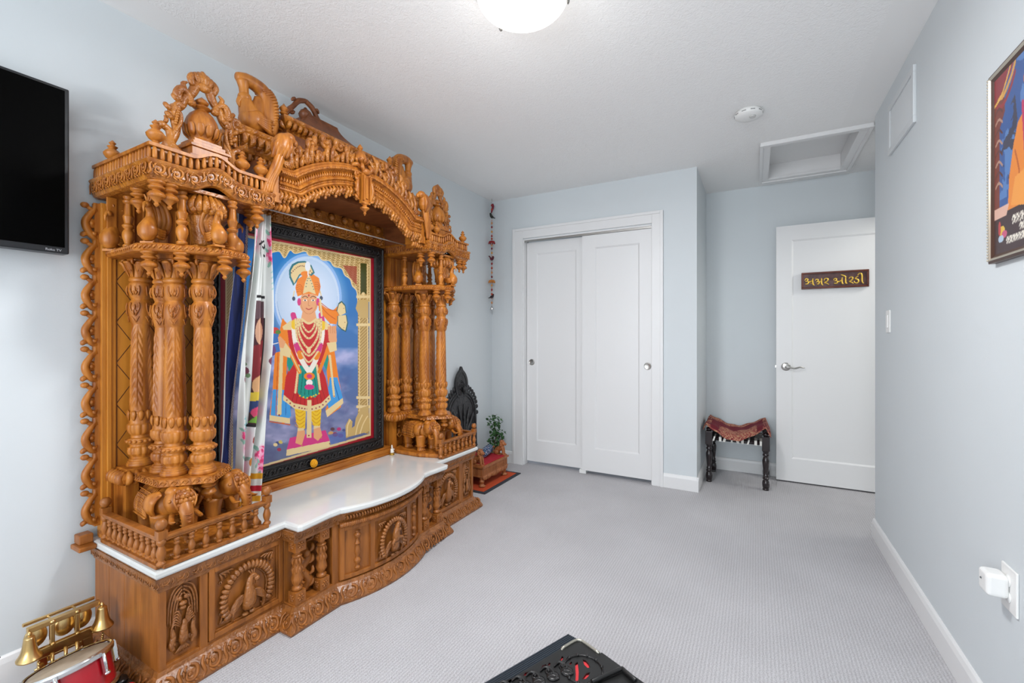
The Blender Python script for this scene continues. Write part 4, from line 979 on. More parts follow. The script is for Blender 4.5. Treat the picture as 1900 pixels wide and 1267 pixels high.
def un(o,ax,up,az,w,j): tr.frame(o,ax,up,az); tr.tube([(0,-.016,0),(0,0,0),(0,.014,0)],[.006,.010,.008],8,2)
along(tq,.030,un,off=-.004,z=1.914)
tr.build('upper_tier',M_CARV,TP)
for s in(-1,1):
    sc_=MB()
    sc_.frame((.325,s*.565,1.99),(0,s,0),(0,0,1),(1,0,0)); 
    sc_.scroll(.0,.035,.030,.012,1.3,PI,-s,0); sc_.tube([(.012,.07,0),(.034,.04,.004),(.026,-.02,.006),(.010,-.07,.004),(.0,-.11,0)],[.008,.014,.016,.014,.008],8,4)
    for k in range(4): sc_.leaf([(.0,-.0-k*.02,.004),(.026,-.02-k*.02,.008),(.018,-.05-k*.022,.002)],.010,.010,6,3)
    sc_.build('corner_scrolls',M_CARV,TP)
rb=MB(); rb.box(.012,.265,-.305,.305,2.04,2.125); rbx=rb.build('roof_box',M_DARKW,TP,bevel=.002)
rb=MB(); rq=[(.012,-.344),(.305,-.344),(.305,.344),(.012,.344)]
moulding(rb,rq,[(-.04,2.115),(-.036,2.120),(-.012,2.150),(-.004,2.158),(.0,2.164),(.0,2.174),(-.014,2.178)],cap_bot=True)
def un(o,ax,up,az,w,j): rb.frame(o,ax,up,az); rb.leaf([(0,-.022,-.004),(0,0,.010),(0,.020,.004)],.012,.012,6,3)
along(rq,.027,un,off=-.016,z=2.138,tilt=-.6)
rb.build('roof_eave',M_CARV,TP)
# swept hip roof
rf_=MB(); vs=[];fs=[]; K=12
for k in range(K+1):
    t=k/K; z=2.176+.150*(t**1.6*.45+t*.55); hx=.290*(1-t)**1.0; hy=.330*(1-t)+.075*t
    x1=.135+(.290-.135)*(1-t)**1.6; y_=.09+(.330-.09)*(1-t)**1.5
    vs+=[(.012,-y_,z),(x1,-y_,z),(x1,y_,z),(.012,y_,z)]
for k in range(K):
    for j in range(3): fs.append((k*4+j,k*4+j+1,(k+1)*4+j+1,(k+1)*4+j))
fs.append((K*4,K*4+1,K*4+2,K*4+3)); rf_.add(vs,fs,False); rf_.build('swept_roof',M_DARKW,TP)
tc_=MB().frame((.10,-.085,2.285),(0,1,0),(0,0,1),(1,0,0))
for q in(-1,1): tc_.tube([(q*.115,0,0),(q*.095,.030,0),(q*.070,.060,0),(q*.040,.100,0),(0,.118,0)],[.014,.014,.012,.014,.012],8,4); tc_.scroll(q*.085,.035,.018,.008,1.2,0,q,.004); tc_.leaf([(q*.05,.09,0),(q*.066,.10,.004),(q*.080,.085,0)],.009,.009,6,3)
tc_.M=tc_.M@Matrix.Rotation(-PI/2,4,'X'); tc_.lathe([(.03,0),(.03,.01),(.018,.018),(.030,.030),(.034,.046),(.026,.062),(.010,.074),(.006,.082)],20,lambda z,a:1+.05*math.cos(8*a))
tc_.build('ridge_crest',M_DARKW,TP)
for i,(y) in enumerate((-.335,.335)):
    kl=MB(); kl.lathe([(.014,0),(.018,.006),(.012,.012),(.016,.018),(.020,.026),(.014,.034),(.008,.040),(.001,.050)],14); kl.build('eave_finial',M_GOLD,TP,(.290,y,2.176))
# two large crested peacocks on the upper tier
def big_peacock(mb,d):
    # side view: head towards -y*d
    F=[(0,d,0)]; mb.frame((0,0,0),(0,d,0),(0,0,1),(1,0,0)) if d>0 else mb.frame((0,0,0),(0,-1,0),(0,0,1),(1,0,0))
    mb.ell((-.004,.052,0),(.060,.052,.052),18,12); mb.tube([(.0,.0,0),(0,.02,0)],.028,12,1)
    mb.tube([(-.022,.080,0),(-.034,.105,0),(-.038,.130,0)],[.044,.032,.024],12,4)
    mb.ell((-.042,.136,0),(.027,.025,.026),14,10); mb.tube([(-.058,.128,0),(-.068,.108,0),(-.062,.088,0)],[.014,.009,.003],8,3)
    mb.tube([(-.044,.150,0),(-.046,.176,0),(-.050,.205,0)],[.018,.019,.026],12,3)
    mb.tube([(-.076,.212,0),(-.040,.216,0),(.0,.214,0),(.036,.200,0),(.056,.165,0),(.062,.120,0),(.068,.070,0),(.066,.020,0)],[.016,.026,.028,.032,.036,.038,.038,.026],14,5,flat=.95)
    mb.tube([(.0,.09,0),(.022,.13,0),(.024,.165,0)],[.040,.034,.024],12,4,flat=.6)
    for i in range(14):
        t=i/13; a=math.radians(80-t*125); x,y=.030+.046*math.cos(a),.118+.082*math.sin(a)
        for q in(1,-1): mb.tube([(x-.016,y-.008,.024*q),(x+.004,y+.002,.034*q),(x+.020,y+.010,.020*q)],.0065,6,2)
    for k in range(5): mb.leaf([(-.02,.066-k*.007,.044),(.02,.054-k*.009,.052),(.058,.070-k*.015,.036)],.010,.009,6,3)
for s in(-1,1):
    b_=MB(); big_peacock(b_,-s); b_.build('crested_peacock',M_GOLD,TP,(.275,s*.462,2.040))
# ---- front arch
def arch_pt(n,u):  # u in -1..1 along, n = offset outward from inner edge
    zc=1.384; Ri=.521; yf=.450; zi=1.775
    R=Ri+n; zl=zi+n*.92; ym=math.sqrt(max(0,R*R-(zl-zc)**2)); L=(yf-ym); A=math.asin(ym/R)*R; T=A+L
    q=abs(u)*T; sg=1 if u>=0 else -1
    if q<=A: a=q/R; return sg*R*math.sin(a), zc+R*math.cos(a)
    return sg*(ym+q-A), zl
prof=[(0,.365),(0,.425),(.008,.434),(.014,.434),(.018,.426),(.024,.424),(.030,.436),(.036,.438),(.042,.430),(.050,.426),(.062,.424),(.068,.430),(.074,.440),(.086,.446),(.094,.442),(.100,.446),(.106,.440),(.106,.365)]
ac=MB(); vs=[];fs=[]; NU=80; k_=len(prof)
for i in range(NU+1):
    u=-1+2*i/NU
    for n,x in prof: y,z=arch_pt(n,u); vs.append((x,y,z))
for i in range(NU):
    for k in range(k_): fs.append((i*k_+k,i*k_+(k+1)%k_,(i+1)*k_+(k+1)%k_,(i+1)*k_+k))
fs+=[tuple(range(k_)),tuple(NU*k_+i for i in range(k_))[::-1]]
ac.add(vs,fs,False); 
for i in range(120):
    u=-1+2*(i+.5)/120
    for n,x,r in((.021,.428,.0042),(.080,.447,.0055)):
        y,z=arch_pt(n,u); ac.ell((x,y,z),(r,r*.8,r*1.3),6,5)
for i in range(72):
    u=-1+2*(i+.5)/72; y,z=arch_pt(.052,u); y2,z2=arch_pt(.066,u+.006); y3,z3=arch_pt(.042,u-.006); ac.tube([(.424,y3,z3),(.433,y,z),(.426,y2,z2)],[.003,.006,.003],6,2)
aco=ac.build('front_arch',M_GOLD,TP)
ga=MB()    # hanging garland fringe: buds, hooks and beads along the inner edge
for i in range(46):
    u=-.985+1.97*i/45; y,z=arch_pt(0,u); k=i%3; n=(0,-1)
    L=.052 if k==0 else .042 if k==1 else .034
    ga.tube([(.418,y,z+.006),(.430,y+.004,z-L*.35),(.428,y-.004,z-L*.7),(.420,y,z-L)],[.006,.009,.010,.004],6,3)
    ga.ell((.428,y+.006,z-.012),(.008,.008,.008),8,6); ga.ell((.424,y-.004,z-L*.95),(.008,.008,.010),8,6)
    ga.scroll; ga.frame((.424,y,z-.024),(0,1,0),(0,0,1),(1,0,0)); ga.scroll(.004*(-1)**i,0,.013,.0035,1.1,0,(-1)**i,.004); ga.M=Matrix.Identity(4)
    ga.tube([(.404,y+.01,z),(.402,y+.006,z-L*.6),(.404,y+.004,z-L*.8)],[.006,.009,.006],6,2)
ga.build('garland_fringe',M_CARV,aco)
# side blocks of the arch ending in corbels
for s in(-1,1):
    cb=MB()
    y0,y1=sorted((s*.4515,s*.480)); cb.box(.302,.4295,y0,y1,1.762,1.875)
    y0,y1=sorted((s*.442,s*.4835)); cb.box(.312,.4335,y0,y1,1.722,1.762)
    for k in range(5): 
        y=s*(.40+.018*k); cb.ell((.405,y,1.738),(.012,.012,.014),8,6); cb.leaf([(.40,y,1.735),(.408,y+.006,1.715),(.40,y,1.695)],.010,.010,6,3)
    cb.build('arch_corbel',M_GOLD,aco)
# central plaque with pendant
pq=MB().frame((.440,-.005,1.905),(0,1,0),(0,0,1),(1,0,0))
pq.box(-.026,.026,-.075,.075,0,.022); 
for q in(-1,1):
    pq.box(q*.020-.005,q*.020+.005,-.062,.062,.022,.032); pq.scroll(q*.045,.070,.018,.007,1.2,0,q,.008); pq.leaf([(q*.03,.095,.01),(q*.05,.11,.014),(q*.075,.10,.0)],.012,.012,6,3)
    pq.tube([(q*.042,.05,.008),(q*.050,.0,.012),(q*.040,-.05,.008)],[.008,.011,.006],8,3)
    for k in range(4): pq.leaf([(q*.03,.03-k*.03,.006),(q*.05,.035-k*.03,.012),(q*.058,.052-k*.03,.004)],.008,.008,6,2)
    pq.leaf([(q*.01,.08,.02),(q*.03,.10,.026),(q*.02,.125,.01)],.012,.012,6,3)
pq.box(-.008,.008,-.05,.05,.022,.028); pq.ell((0,.085,.02),(.026,.018,.018),12,8)
pq.M=Matrix.Translation((.450,-.005,1.835)); pq.lathe([(.001,-.065),(.004,-.058),(.008,-.052),(.005,-.046),(.010,-.040),(.022,-.030),(.023,-.024),(.012,-.018),(.010,-.012),(.016,-.006),(.018,0)],18)
pq.build('plaque',M_GOLD,aco,label='carved central bracket with a turned drop')
kk=MB().at(.425,-.012,2.012); kk.lathe([(.020,0),(.026,.006),(.020,.012),(.016,.016),(.026,.022),(.034,.034),(.035,.048),(.028,.068),(.018,.080),(.012,.086),(.006,.090),(.010,.096),(.014,.102),(.011,.110),(.001,.124)],32,lambda z,a:1+(.05*(abs(math.cos(8*a))-.6) if .02<z<.085 else 0))
for i in range(10): a=2*PI*i/10; n=Vector((math.cos(a),math.sin(a),0)); kk.leaf([n*.022+Vector((0,0,.018)),n*.037+Vector((0,0,.030)),n*.041+Vector((0,0,.042))],.010,.006,6,2)
kk.build('central_urn',M_GOLD,TP)
# scrolling crest on both shoulders of the arch
for s in(-1,1):
    cr=MB().frame((.418,0,0),(0,s,0),(0,0,1),(1,0,0))
    def C(u,n): y,z=arch_pt(.106+n,u); return (abs(y),z)
    for (u,n,R,r,a0,d) in ((.16,.040,.026,.008,0,1),(.28,.075,.030,.010,PI,-1),(.36,.030,.030,.010,0,1),(.44,.085,.034,.011,PI*.5,-1),(.54,.035,.030,.010,0,-1),(.62,.085,.030,.010,PI,1),(.70,.030,.032,.010,PI*.3,1),(.80,.060,.026,.009,PI,-1)):
        y,z=C(u,n); cr.scroll(y,z,R,r,1.3,a0,d,.008)
    for i in range(13):
        u=.12+.062*i; y,z=C(u,.0); y2,z2=C(u+.02,.035+.02*math.sin(i*1.7)); y3,z3=C(u-.03,.07+.03*math.sin(i*1.7)); cr.tube([(y,z,0),(y2,z2,.010),(y3,z3,.002)],[.009,.013,.005],8,3)
    for (u,n) in((.2,.09),(.33,.11),(.48,.125),(.58,.115),(.66,.10),(.76,.08),(.86,.05)):
        y,z=C(u,n); y1_,z1_=C(u,n-.05); cr.leaf([(y1_,z1_,0),((y+y1_)/2+.008,(z+z1_)/2,.012),(y,z,.004)],.014,.012,6,3)
    for k in range(5): y,z=C(.84+.02*k,.004); cr.leaf([(y,z,.01),(y+.02,z+.02,.014),(y+.012-.01*k,z+.055-k*.006,0)],.010,.010,6,3)
    cr.build('arch_crest',M_CARV,aco)
    # parrot looking inward with a long tail
    pr=MB().frame((.445,0,0),(0,s,0),(0,0,1),(1,0,0))
    pr.tube([(.462,1.915,0),(.458,1.945,.004),(.448,1.975,.008),(.430,1.992,.008)],[.026,.038,.034,.024],14,4)
    pr.ell((.424,1.996,.008),(.027,.024,.024),14,10); pr.leaf([(.404,1.998,.008),(.394,1.990,.008),(.394,1.974,.008)],.011,.010,8,3)
    for k in range(5): pr.tube([(.430+.010*k,1.985-.003*k,.030-.003*k),(.436+.013*k,1.945,.038-.004*k),(.444+.012*k,1.902-.002*k,.020-.004*k)],[.007,.012,.006],6,3)
    for k in range(4): pr.tube([(.450+.007*k,1.915,.006+.006*(k%2)),(.466+.007*k,1.860,.004+.004*(k%2)),(.486+.008*k,1.800,0),(.496+.012*k,1.752-.006*k,-.004)],[.012,.013,.011,.009],8,4)
    pr.build('parrot',M_GOLD,aco)
# ============================================================ PICTURE IN THE SHRINE
PFX=XL+.120       # plane of the print (x), frame in front of it
fr_y0,fr_y1,fr_z0,fr_z1=1.022,2.062,.466,1.716
pf_=empty('framed_picture',(XL+.10,1.57,.466),'large devotional picture of a red-robed figure in a black carved frame inside the shrine','picture')
O=Vector((XL+.10,1.57,.466))
mb=MB(); mb.M=Matrix.Translation(-O); t=.072
def frameprism(mb,y0,y1,z0,z1,prof):
    # prof: (inset from outer edge, x)
    rings=[]
    for d,x in prof: rings.append([(x,y0+d,z0+d),(x,y1-d,z0+d),(x,y1-d,z1-d),(x,y0+d,z1-d)])
    vs=[p for r in rings for p in r]; n=len(prof); fs=[]
    for k in range(n-1):
        for i in range(4): j=(i+1)%4; fs.append((k*4+i,k*4+j,(k+1)*4+j,(k+1)*4+i))
    mb.add(vs,fs,False)
X0=XL+.092
frameprism(mb,fr_y0,fr_y1,fr_z0,fr_z1,[(0,X0),(0,X0+.030),(.006,X0+.040),(.012,X0+.040),(.016,X0+.034),(.054,X0+.030),(.058,X0+.036),(.066,X0+.034),(.072,X0+.022)])
M_BF=noise_mat('black_carved_frame',(14,13,14),(34,30,30),60,.38,.5,120,bd=.002)
def fun(c,ax,ay):
    mb.M=Matrix.Translation(-O); M0=mb.M.copy()
    mb.M=M0@Matrix(((ax[0],ay[0],1,c[0]),(ax[1],ay[1],0,c[1]),(ax[2],ay[2],0,c[2]),(0,0,0,1)))
    mb.tube([(-.016,-.012,0),(-.008,.008,.005),(.006,.010,.006),(.012,-.004,.005),(.002,-.010,.004)],[.003,.004,.004,.003],5,2); mb.leaf([(.016,-.012,0),(.018,0,.005),(.014,.013,0)],.005,.005,5,2)
xf=X0+.031
for i in range(24):
    y=fr_y0+.04+(fr_y1-fr_y0-.08)*(i+.5)/24
    for z in(fr_z0+.035,fr_z1-.035): fun((xf,y,z),(0,1,0),(0,0,1))
for i in range(30):
    z=fr_z0+.04+(fr_z1-fr_z0-.08)*(i+.5)/30
    for y in(fr_y0+.035,fr_y1-.035): fun((xf,y,z),(0,0,1),(0,1,0))
mb.build('carved_frame',M_BF,pf_)
def art(p):
    L=p
    G=(196,164,104); GD=(150,116,62); GL=(226,200,146); SK=(226,160,112); SKD=(196,124,80); OR=(232,128,30); ORD=(196,88,16); RED=(192,36,38); RD=(150,20,26); TL=(26,142,128); BL=(64,150,214); PK=(206,52,124); YE=(232,188,36)
    # maroon mat and gold rule
    L.C[:]=(150,16,34); 
    inner=[(444,505),(476,447),(690,478),(690,812),(488,880),(444,880)]
    qa=L.inpoly([(418,428),(505,446),(688,480),(688,808),(488,866),(418,887)]); L.put(qa,(214,190,140))
    q=L.inpoly([(421,433),(505,450),(685,483),(685,805),(488,862),(421,882)])
    U,V=L.U,L.V; n=fbm(U*.018,V*.03,2); n2=fbm(U*.05+V*.02,V*.05,5)
    t=np.clip((V-480)/330,0,1)[:,None]
    sky=np.array((24,116,190))*(1-t)+np.array((104,104,150))*t
    sky=sky*(1-.55*np.clip((V-700)/120,0,1)[:,None])+np.array((84,100,124))*.55*np.clip((V-700)/120,0,1)[:,None]
    cl=(np.clip((n-.42)*3.2,0,1)*np.clip((V-585)/60,0,1)*(.55+.45*n2))[:,None]; sky=sky*(1-cl)+np.array((196,188,224))*cl
    dk=(np.clip((.5-n2)*2.6,0,1)*np.clip((V-640)/80,0,1))[:,None]; sky=sky*(1-.5*dk)+np.array((70,64,110))*.5*dk
    L.C[q]=sky[q]
    # halo
    L.glow(572,556,76,96,(214,222,240),1.0); L.ell(570,552,56,72,(208,220,238),.75); L.ring(570,554,62,81,.035,(150,186,236),.8); L.ring(570,554,58,76,.03,(232,236,248),.7)
    # gold arch along the top and pillar on the right
    P=[(500,449),(686,482),(686,560),(664,560),(662,540),(654,530),(650,518),(640,510),(634,498),(620,494),(612,484),(598,482),(590,474),(574,474),(566,466),(548,470),(538,464),(528,478),(518,466),(500,470)]
    L.poly(P,G); tex=(np.sin(U*1.1)*np.sin(V*1.3+U*.4)>.25); m=L.inpoly(P)&tex; L.put(m,GD); m=L.inpoly(P)&(np.sin(U*.7+V*.9)*np.sin(V*.8)>.45); L.put(m,GL)
    L.cl(P[3:],2,GL); L.poly([(636,492),(662,494),(662,530),(652,518)],(150,50,34),.7)
    L.poly([(664,486),(684,488),(684,805),(664,800)],G)
    m=L.inpoly([(664,486),(684,488),(684,805),(664,800)])&(((V*.5).astype(int)+(U*.5).astype(int))%3==0); L.put(m,GD)
    L.line([(667,490),(667,800)],1.5,GL); L.line([(682,490),(682,800)],1.5,GL); L.poly([(669,488),(680,489),(680,545),(669,545)],(60,66,24)); L.dots([(674,492),(674,545)],6,GL,9)
    for v in(548,600,735,752): L.poly([(661,v),(687,v),(687,v+5),(661,v+5)],GL)
    L.poly([(664,556),(660,572),(668,590),(684,590),(684,556)],G)
    L.poly([(421,433),(432,435),(432,878),(421,881)],G); m=L.inpoly([(421,433),(432,435),(432,878),(421,881)])&(((V*.5).astype(int)+(U*.7).astype(int))%3==0); L.put(m,GD)
    # gold swan at the pillar foot
    L.poly([(642,812),(641,790),(648,776),(654,782),(653,794),(658,790),(660,776),(666,764),(672,756),(684,752),(686,800)],G); L.cl([(644,808),(645,790),(650,779)],2,GL); L.cl([(660,806),(664,788),(672,770)],2,GL); L.cl([(668,804),(674,786),(682,772)],2,GL)
    # shadows and offerings by the platform
    L.poly([(508,828),(520,822),(528,832),(514,838)],(92,104,140),.8)
    for x,y,r,c in((515,822,4,(60,70,120)),(521,820,4,(200,180,90)),(511,825,4,GL),(518,834,4,(150,40,70)),(527,818,4,(140,150,180)),(614,804,5,(200,150,90)),(622,806,5,(150,40,60)),(629,796,4,(180,50,110)),(632,808,5,(120,60,110)),(617,796,4,(90,60,70)),(638,798,3,(70,80,130))): L.ell(x,y,r,r*.8,c)
    L.poly([(610,806),(640,800),(642,818),(614,824)],(76,100,168),.7)
    # pink platform with gold front
    L.poly([(538,812),(604,798),(612,818),(532,834)],PK); L.poly([(532,834),(612,818),(612,828),(531,846)],GL); L.dots([(534,840),(612,823)],3,GD,5)
    # shawl left and right
    L.poly([(524,590),(536,604),(536,640),(534,700),(538,772),(528,786),(512,780),(500,772),(506,720),(510,655)],OR)
    L.poly([(506,722),(536,724),(540,772),(528,782),(502,772)],BL); 
    for x in(512,518,530): L.line([(x+4,650),(x,770)],1.5,ORD if x<520 else (40,110,180))
    L.poly([(520,640),(526,640),(522,770),(514,770)],GL); L.dots([(523,642),(518,770)],3,RD,6)
    L.poly([(500,770),(538,776),(538,786),(500,780)],GL); L.line([(500,782),(538,788)],2,ORD)
    L.poly([(604,600),(614,604),(622,660),(628,700),(636,742),(632,756),(610,772),(604,760),(612,740),(606,690)],OR)
    L.poly([(612,700),(626,700),(636,738),(612,766),(606,745)],BL); L.line([(618,704),(630,744)],1.5,(30,100,170)); L.line([(612,660),(620,735)],4,GL); L.dots([(612,660),(620,735)],2,RD,5); L.poly([(604,762),(636,738),(637,748),(607,774)],GL)
    # legs
    L.poly([(546,752),(568,754),(566,795),(558,800),(550,785)],YE); L.poly([(578,752),(597,752),(594,790),(585,797),(578,780)],YE)
    for k in range(5): L.cl([(548,760+k*7),(556,766+k*7),(565,760+k*7)],1.2,(206,140,20)); L.cl([(579,758+k*7),(587,764+k*7),(595,757+k*7)],1.2,(206,140,20))
    for x,y in((558,800),(588,796)): L.poly([(x-6,y-6),(x+6,y-6),(x+6,y),(x-6,y)],GL); 
    L.poly([(552,800),(566,798),(566,806),(560,826),(548,822)],SK); L.poly([(582,796),(594,792),(598,808),(590,818),(582,812)],SK); L.dots([(549,822),(560,826)],3,SKD,4); L.dots([(584,815),(596,812)],3,SKD,4)
    # skirt
    L.poly([(550,668),(590,664),(604,700),(612,738),(594,756),(562,758),(540,752),(526,735),(530,700),(538,680)],RED)
    for k in range(9): L.cl([(556+k*4,690),(540+k*8.4,752)],1.2,RD)
    L.poly([(526,732),(545,748),(575,754),(596,748),(612,732),(614,742),(598,758),(575,764),(546,758),(525,742)],GL); L.dots([(528,738),(546,753),(575,759),(596,753),(611,738)],3,(150,60,70),5)
    L.poly([(570,742),(578,742),(578,812),(569,812)],GL); L.dots([(574,745),(573,808)],3,(140,50,50),6)
    # tunic torso
    L.poly([(532,602),(556,592),(590,592),(612,602),(612,640),(604,668),(590,676),(550,676),(540,662),(536,636)],RED)
    L.poly([(536,650),(548,670),(536,690),(532,672)],TL); L.poly([(606,650),(598,672),(606,688),(610,666)],TL)
    L.poly([(556,678),(586,678),(592,730),(584,738),(576,734),(568,740),(558,736),(552,728)],TL)
    for k in range(5): L.line([(562+k*5,690),(558+k*7.5,732)],1.4,(14,96,88))
    L.line([(554,678),(548,728)],4,GL); L.line([(588,678),(594,722)],4,GL); L.dots([(552,732),(570,738),(592,730)],3,YE,4)
    # shoulders
    L.poly([(524,606),(540,594),(552,590),(558,604),(540,612),(526,612)],GL); L.poly([(588,592),(604,596),(616,608),(606,612),(590,606)],GL)
    # sash diagonals
    L.cl([(532,640),(544,665),(556,690)],7,OR); L.cl([(532,640),(544,665),(556,690)],2,GL); L.cl([(610,640),(602,664),(592,690)],6,OR)
    # garlands
    L.cl([(546,590),(546,620),(552,650),(562,672),(574,690)],9,(236,226,214)); L.cl([(596,590),(598,620),(592,650),(584,672),(574,690)],9,(236,226,214))
    for a,b,c in(((544,584),(548,598),PK),((596,584),(598,598),PK),((546,598),(546,606),YE),((598,600),(598,608),YE),((550,640),(554,652),PK),((594,640),(590,654),PK),((556,655),(558,662),OR),((590,656),(587,663),OR)): L.line([a,b],10,c)
    L.dots([(546,606),(548,636)],3,(190,180,170),4); L.dots([(598,608),(595,636)],3,(190,180,170),4)
    L.ell(574,698,10,7,OR); L.ell(574,698,5,4,PK); L.ell(574,710,6,6,(240,232,226)); L.ell(574,718,9,5,PK)
    # necklaces
    for k,(dx,dy,w) in enumerate(((12,22,3),(16,34,3.4),(20,52,3.6),(24,66,3.2))):
        L.cl([(572-dx,592),(572-dx*.8,592+dy*.6),(573,594+dy),(572+dx*.9,592+dy*.6),(572+dx,592)],w,GL); L.dots([(572-dx,592),(572-dx*.8,592+dy*.6),(573,594+dy),(572+dx*.9,592+dy*.6),(572+dx,592)],1.5,(150,90,60),5)
    L.ell(573,650,4,6,GL); L.cl([(560,655),(573,672),(590,652)],3,GL)
    # arms and hands
    L.poly([(516,642),(530,636),(540,650),(538,664),(526,660)],GL); L.poly([(508,628),(520,624),(530,634),(526,646),(516,644),(510,638)],SK); L.dots([(508,634),(518,640)],2,SKD,3)
    L.poly([(500,620),(514,616),(520,652),(504,656)],(60,110,180)); L.ell(509,613,9,6,(200,60,60)); L.ell(516,616,5,4,(90,130,60)); L.ell(506,650,6,10,(110,70,120)); L.line([(500,640),(516,636)],1.5,(236,226,214))
    L.poly([(608,606),(624,604),(625,634),(616,640),(610,632)],SK)
    for k in range(4): L.line([(613+k*3.4,606),(613+k*3.6,618)],1,SKD)
    L.poly([(606,636),(624,634),(625,650),(612,654)],GL)
    # neck, head, turban
    L.poly([(562,574),(584,574),(588,594),(572,602),(558,594)],SK); L.cl([(560,592),(573,600),(587,592)],4,GL)
    L.ell(573,562,17,22,SK); L.ell(573,575,11,9,SK); L.cl([(558,556),(560,570),(568,581),(578,581),(586,570),(588,556)],1,SKD)
    for x in(566,581): L.ell(x,557,3.4,1.7,(250,240,230)); L.ell(x,557,1.5,1.7,(30,20,16)); L.cl([(x-5,552),(x,549.5),(x+5,552)],1.2,(40,24,16))
    L.cl([(573,556),(572,566),(575,567)],1,SKD); L.cl([(568,572),(573,574),(579,571.5)],1.8,(176,50,50)); L.ell(573,548,1.2,2.4,RED); L.ell(555,560,3.4,7,PK); L.ell(590,560,3.4,7,PK)
    L.poly([(552,550),(548,534),(552,518),(564,510),(580,508),(592,516),(595,532),(590,550),(580,545),(566,545)],OR); L.poly([(562,545),(566,524),(573,508),(580,524),(586,546),(573,541)],GL); L.dots([(566,540),(573,515),(583,540)],2,(60,90,90),4)
    for k in range(4): L.cl([(550,530+k*4),(557,528+k*4),(562,534+k*4)],1,ORD); L.cl([(584,524+k*4),(590,524+k*4),(594,532+k*4)],1,ORD)
    L.poly([(544,530),(537,515),(536,502),(542,490),(552,485),(566,484),(578,492),(584,506),(578,512),(566,506),(556,512),(550,524)],(40,110,120)); L.poly([(546,526),(540,513),(540,502),(545,493),(554,488),(566,487),(576,494),(581,505),(576,509),(566,503),(555,509),(549,520)],GL)
    for k in range(14): L.ell(541+k*2.9,506-13*math.sin(k/13*PI),1.1,1.1,(110,60,50))
    L.ell(566,508,8,5,OR); L.ell(571,494,5,9,(226,230,236)); L.cl([(571,500),(572,512)],2,(226,230,236))
    L.line([(546,540),(544,552)],2,GL); L.ell(545,554,3,4,(60,70,90)); L.line([(594,540),(596,550)],2,GL); L.ell(596,553,3,4,(60,70,90))
    # scarf behind with fan ends
    L.poly([(590,560),(606,572),(618,576),(628,566),(630,580),(624,602),(612,600),(600,586),(592,576)],OR); L.cl([(594,566),(608,582),(622,592)],1.5,ORD); L.cl([(596,562),(612,574),(626,576)],1.5,ORD); L.line([(594,556),(597,586)],3.4,GL)
    for pts in([(624,576),(628,562),(634,558),(641,566),(643,580),(630,586)],[(626,586),(643,584),(646,600),(642,616),(634,612),(626,604)]): L.poly(pts,(44,90,90)); L.poly([((a-634)*.84+634,(b-587)*.9+587) for a,b in pts],GL)
    L.dots([(630,570),(638,572)],1.4,(110,60,50),3); L.dots([(630,596),(640,598)],1.4,(110,60,50),3); L.dots([(630,604),(638,608)],1.4,(110,60,50),3)
iy0,iy1,iz0,iz1=fr_y0+.062,fr_y1-.062,fr_z0+.062,fr_z1-.062
M_ART=colmat('printed_picture',.22,.35)
po_=lambda a,b:(np.full_like(a,X0+.018-O.x),iy0+(iy1-iy0)*a-O.y,iz0+(iz1-iz0)*b-O.z)
def pxo(xp):
    def f(a,b):
        x=np.full_like(a,xp);y=iy0+(iy1-iy0)*a;z=iz0+(iz1-iz0)*b
        X=x*CS+y*SN;D=-x*SN+y*CS; return CX+FPX*X/D, CY-FPX*(z-CH)/D
    return f
painted_grid('print',540,660,po_,pxo(X0+.018),art,M_ART,pf_,smooth=False)
# marigold, figurine
mg=MB(); random.seed(5)
for r_,n_,z_ in((.021,16,.004),(.017,14,.010),(.012,11,.015),(.007,8,.019),(.003,4,.021)):
    for i in range(n_):
        a=2*PI*i/n_+r_*90; mg.leaf([(r_*.3*math.cos(a),r_*.3*math.sin(a),z_*.6),(r_*.8*math.cos(a),r_*.8*math.sin(a),z_),(r_*1.05*math.cos(a),r_*1.05*math.sin(a),z_-.003)],.0045,.002,6,2)
mgo=mg.build('marigold_flower',mat('marigold_petals',(238,168,16),.7),None); mgo.matrix_world=Matrix.Translation((XL+.140,1.545,.494))@Matrix.Rotation(math.radians(78),4,'Y')
tag(mgo,'orange marigold blossom lying against the bottom of the black picture frame','flower')
fi=empty('figurine',(XL+.123,2.090,.4405),'tiny white and gold seated figurine on the ledge right of the picture frame','figurine')
fi.location=(XL+.165,2.092,.4155)
mb=MB(); mb.lathe([(.016,0),(.017,.004),(.013,.008),(.015,.012),(.012,.014)],16); mb.build('pedestal',mat('figurine_gold',(200,160,70),.3,.8),fi)
mb=MB(); mb.tube([(0,-.012,.020),(.008,0,.019),(0,.012,.020)],[.006,.008,.006],8,3); mb.tube([(0,0,.016),(0,0,.028),(0,0,.040)],[.011,.010,.006],10,3); mb.ell((.001,0,.047),(.006,.006,.007),10,8)
mb.tube([(0,-.009,.036),(.006,-.012,.028),(.010,-.006,.024)],.003,6,3); mb.tube([(0,.009,.036),(.006,.012,.030),(.010,.008,.036)],.003,6,3); mb.lathe([(.006,.051),(.004,.058),(.001,.063)],8); mb.build('body',mat('figurine_white',(240,236,228),.3),fi)

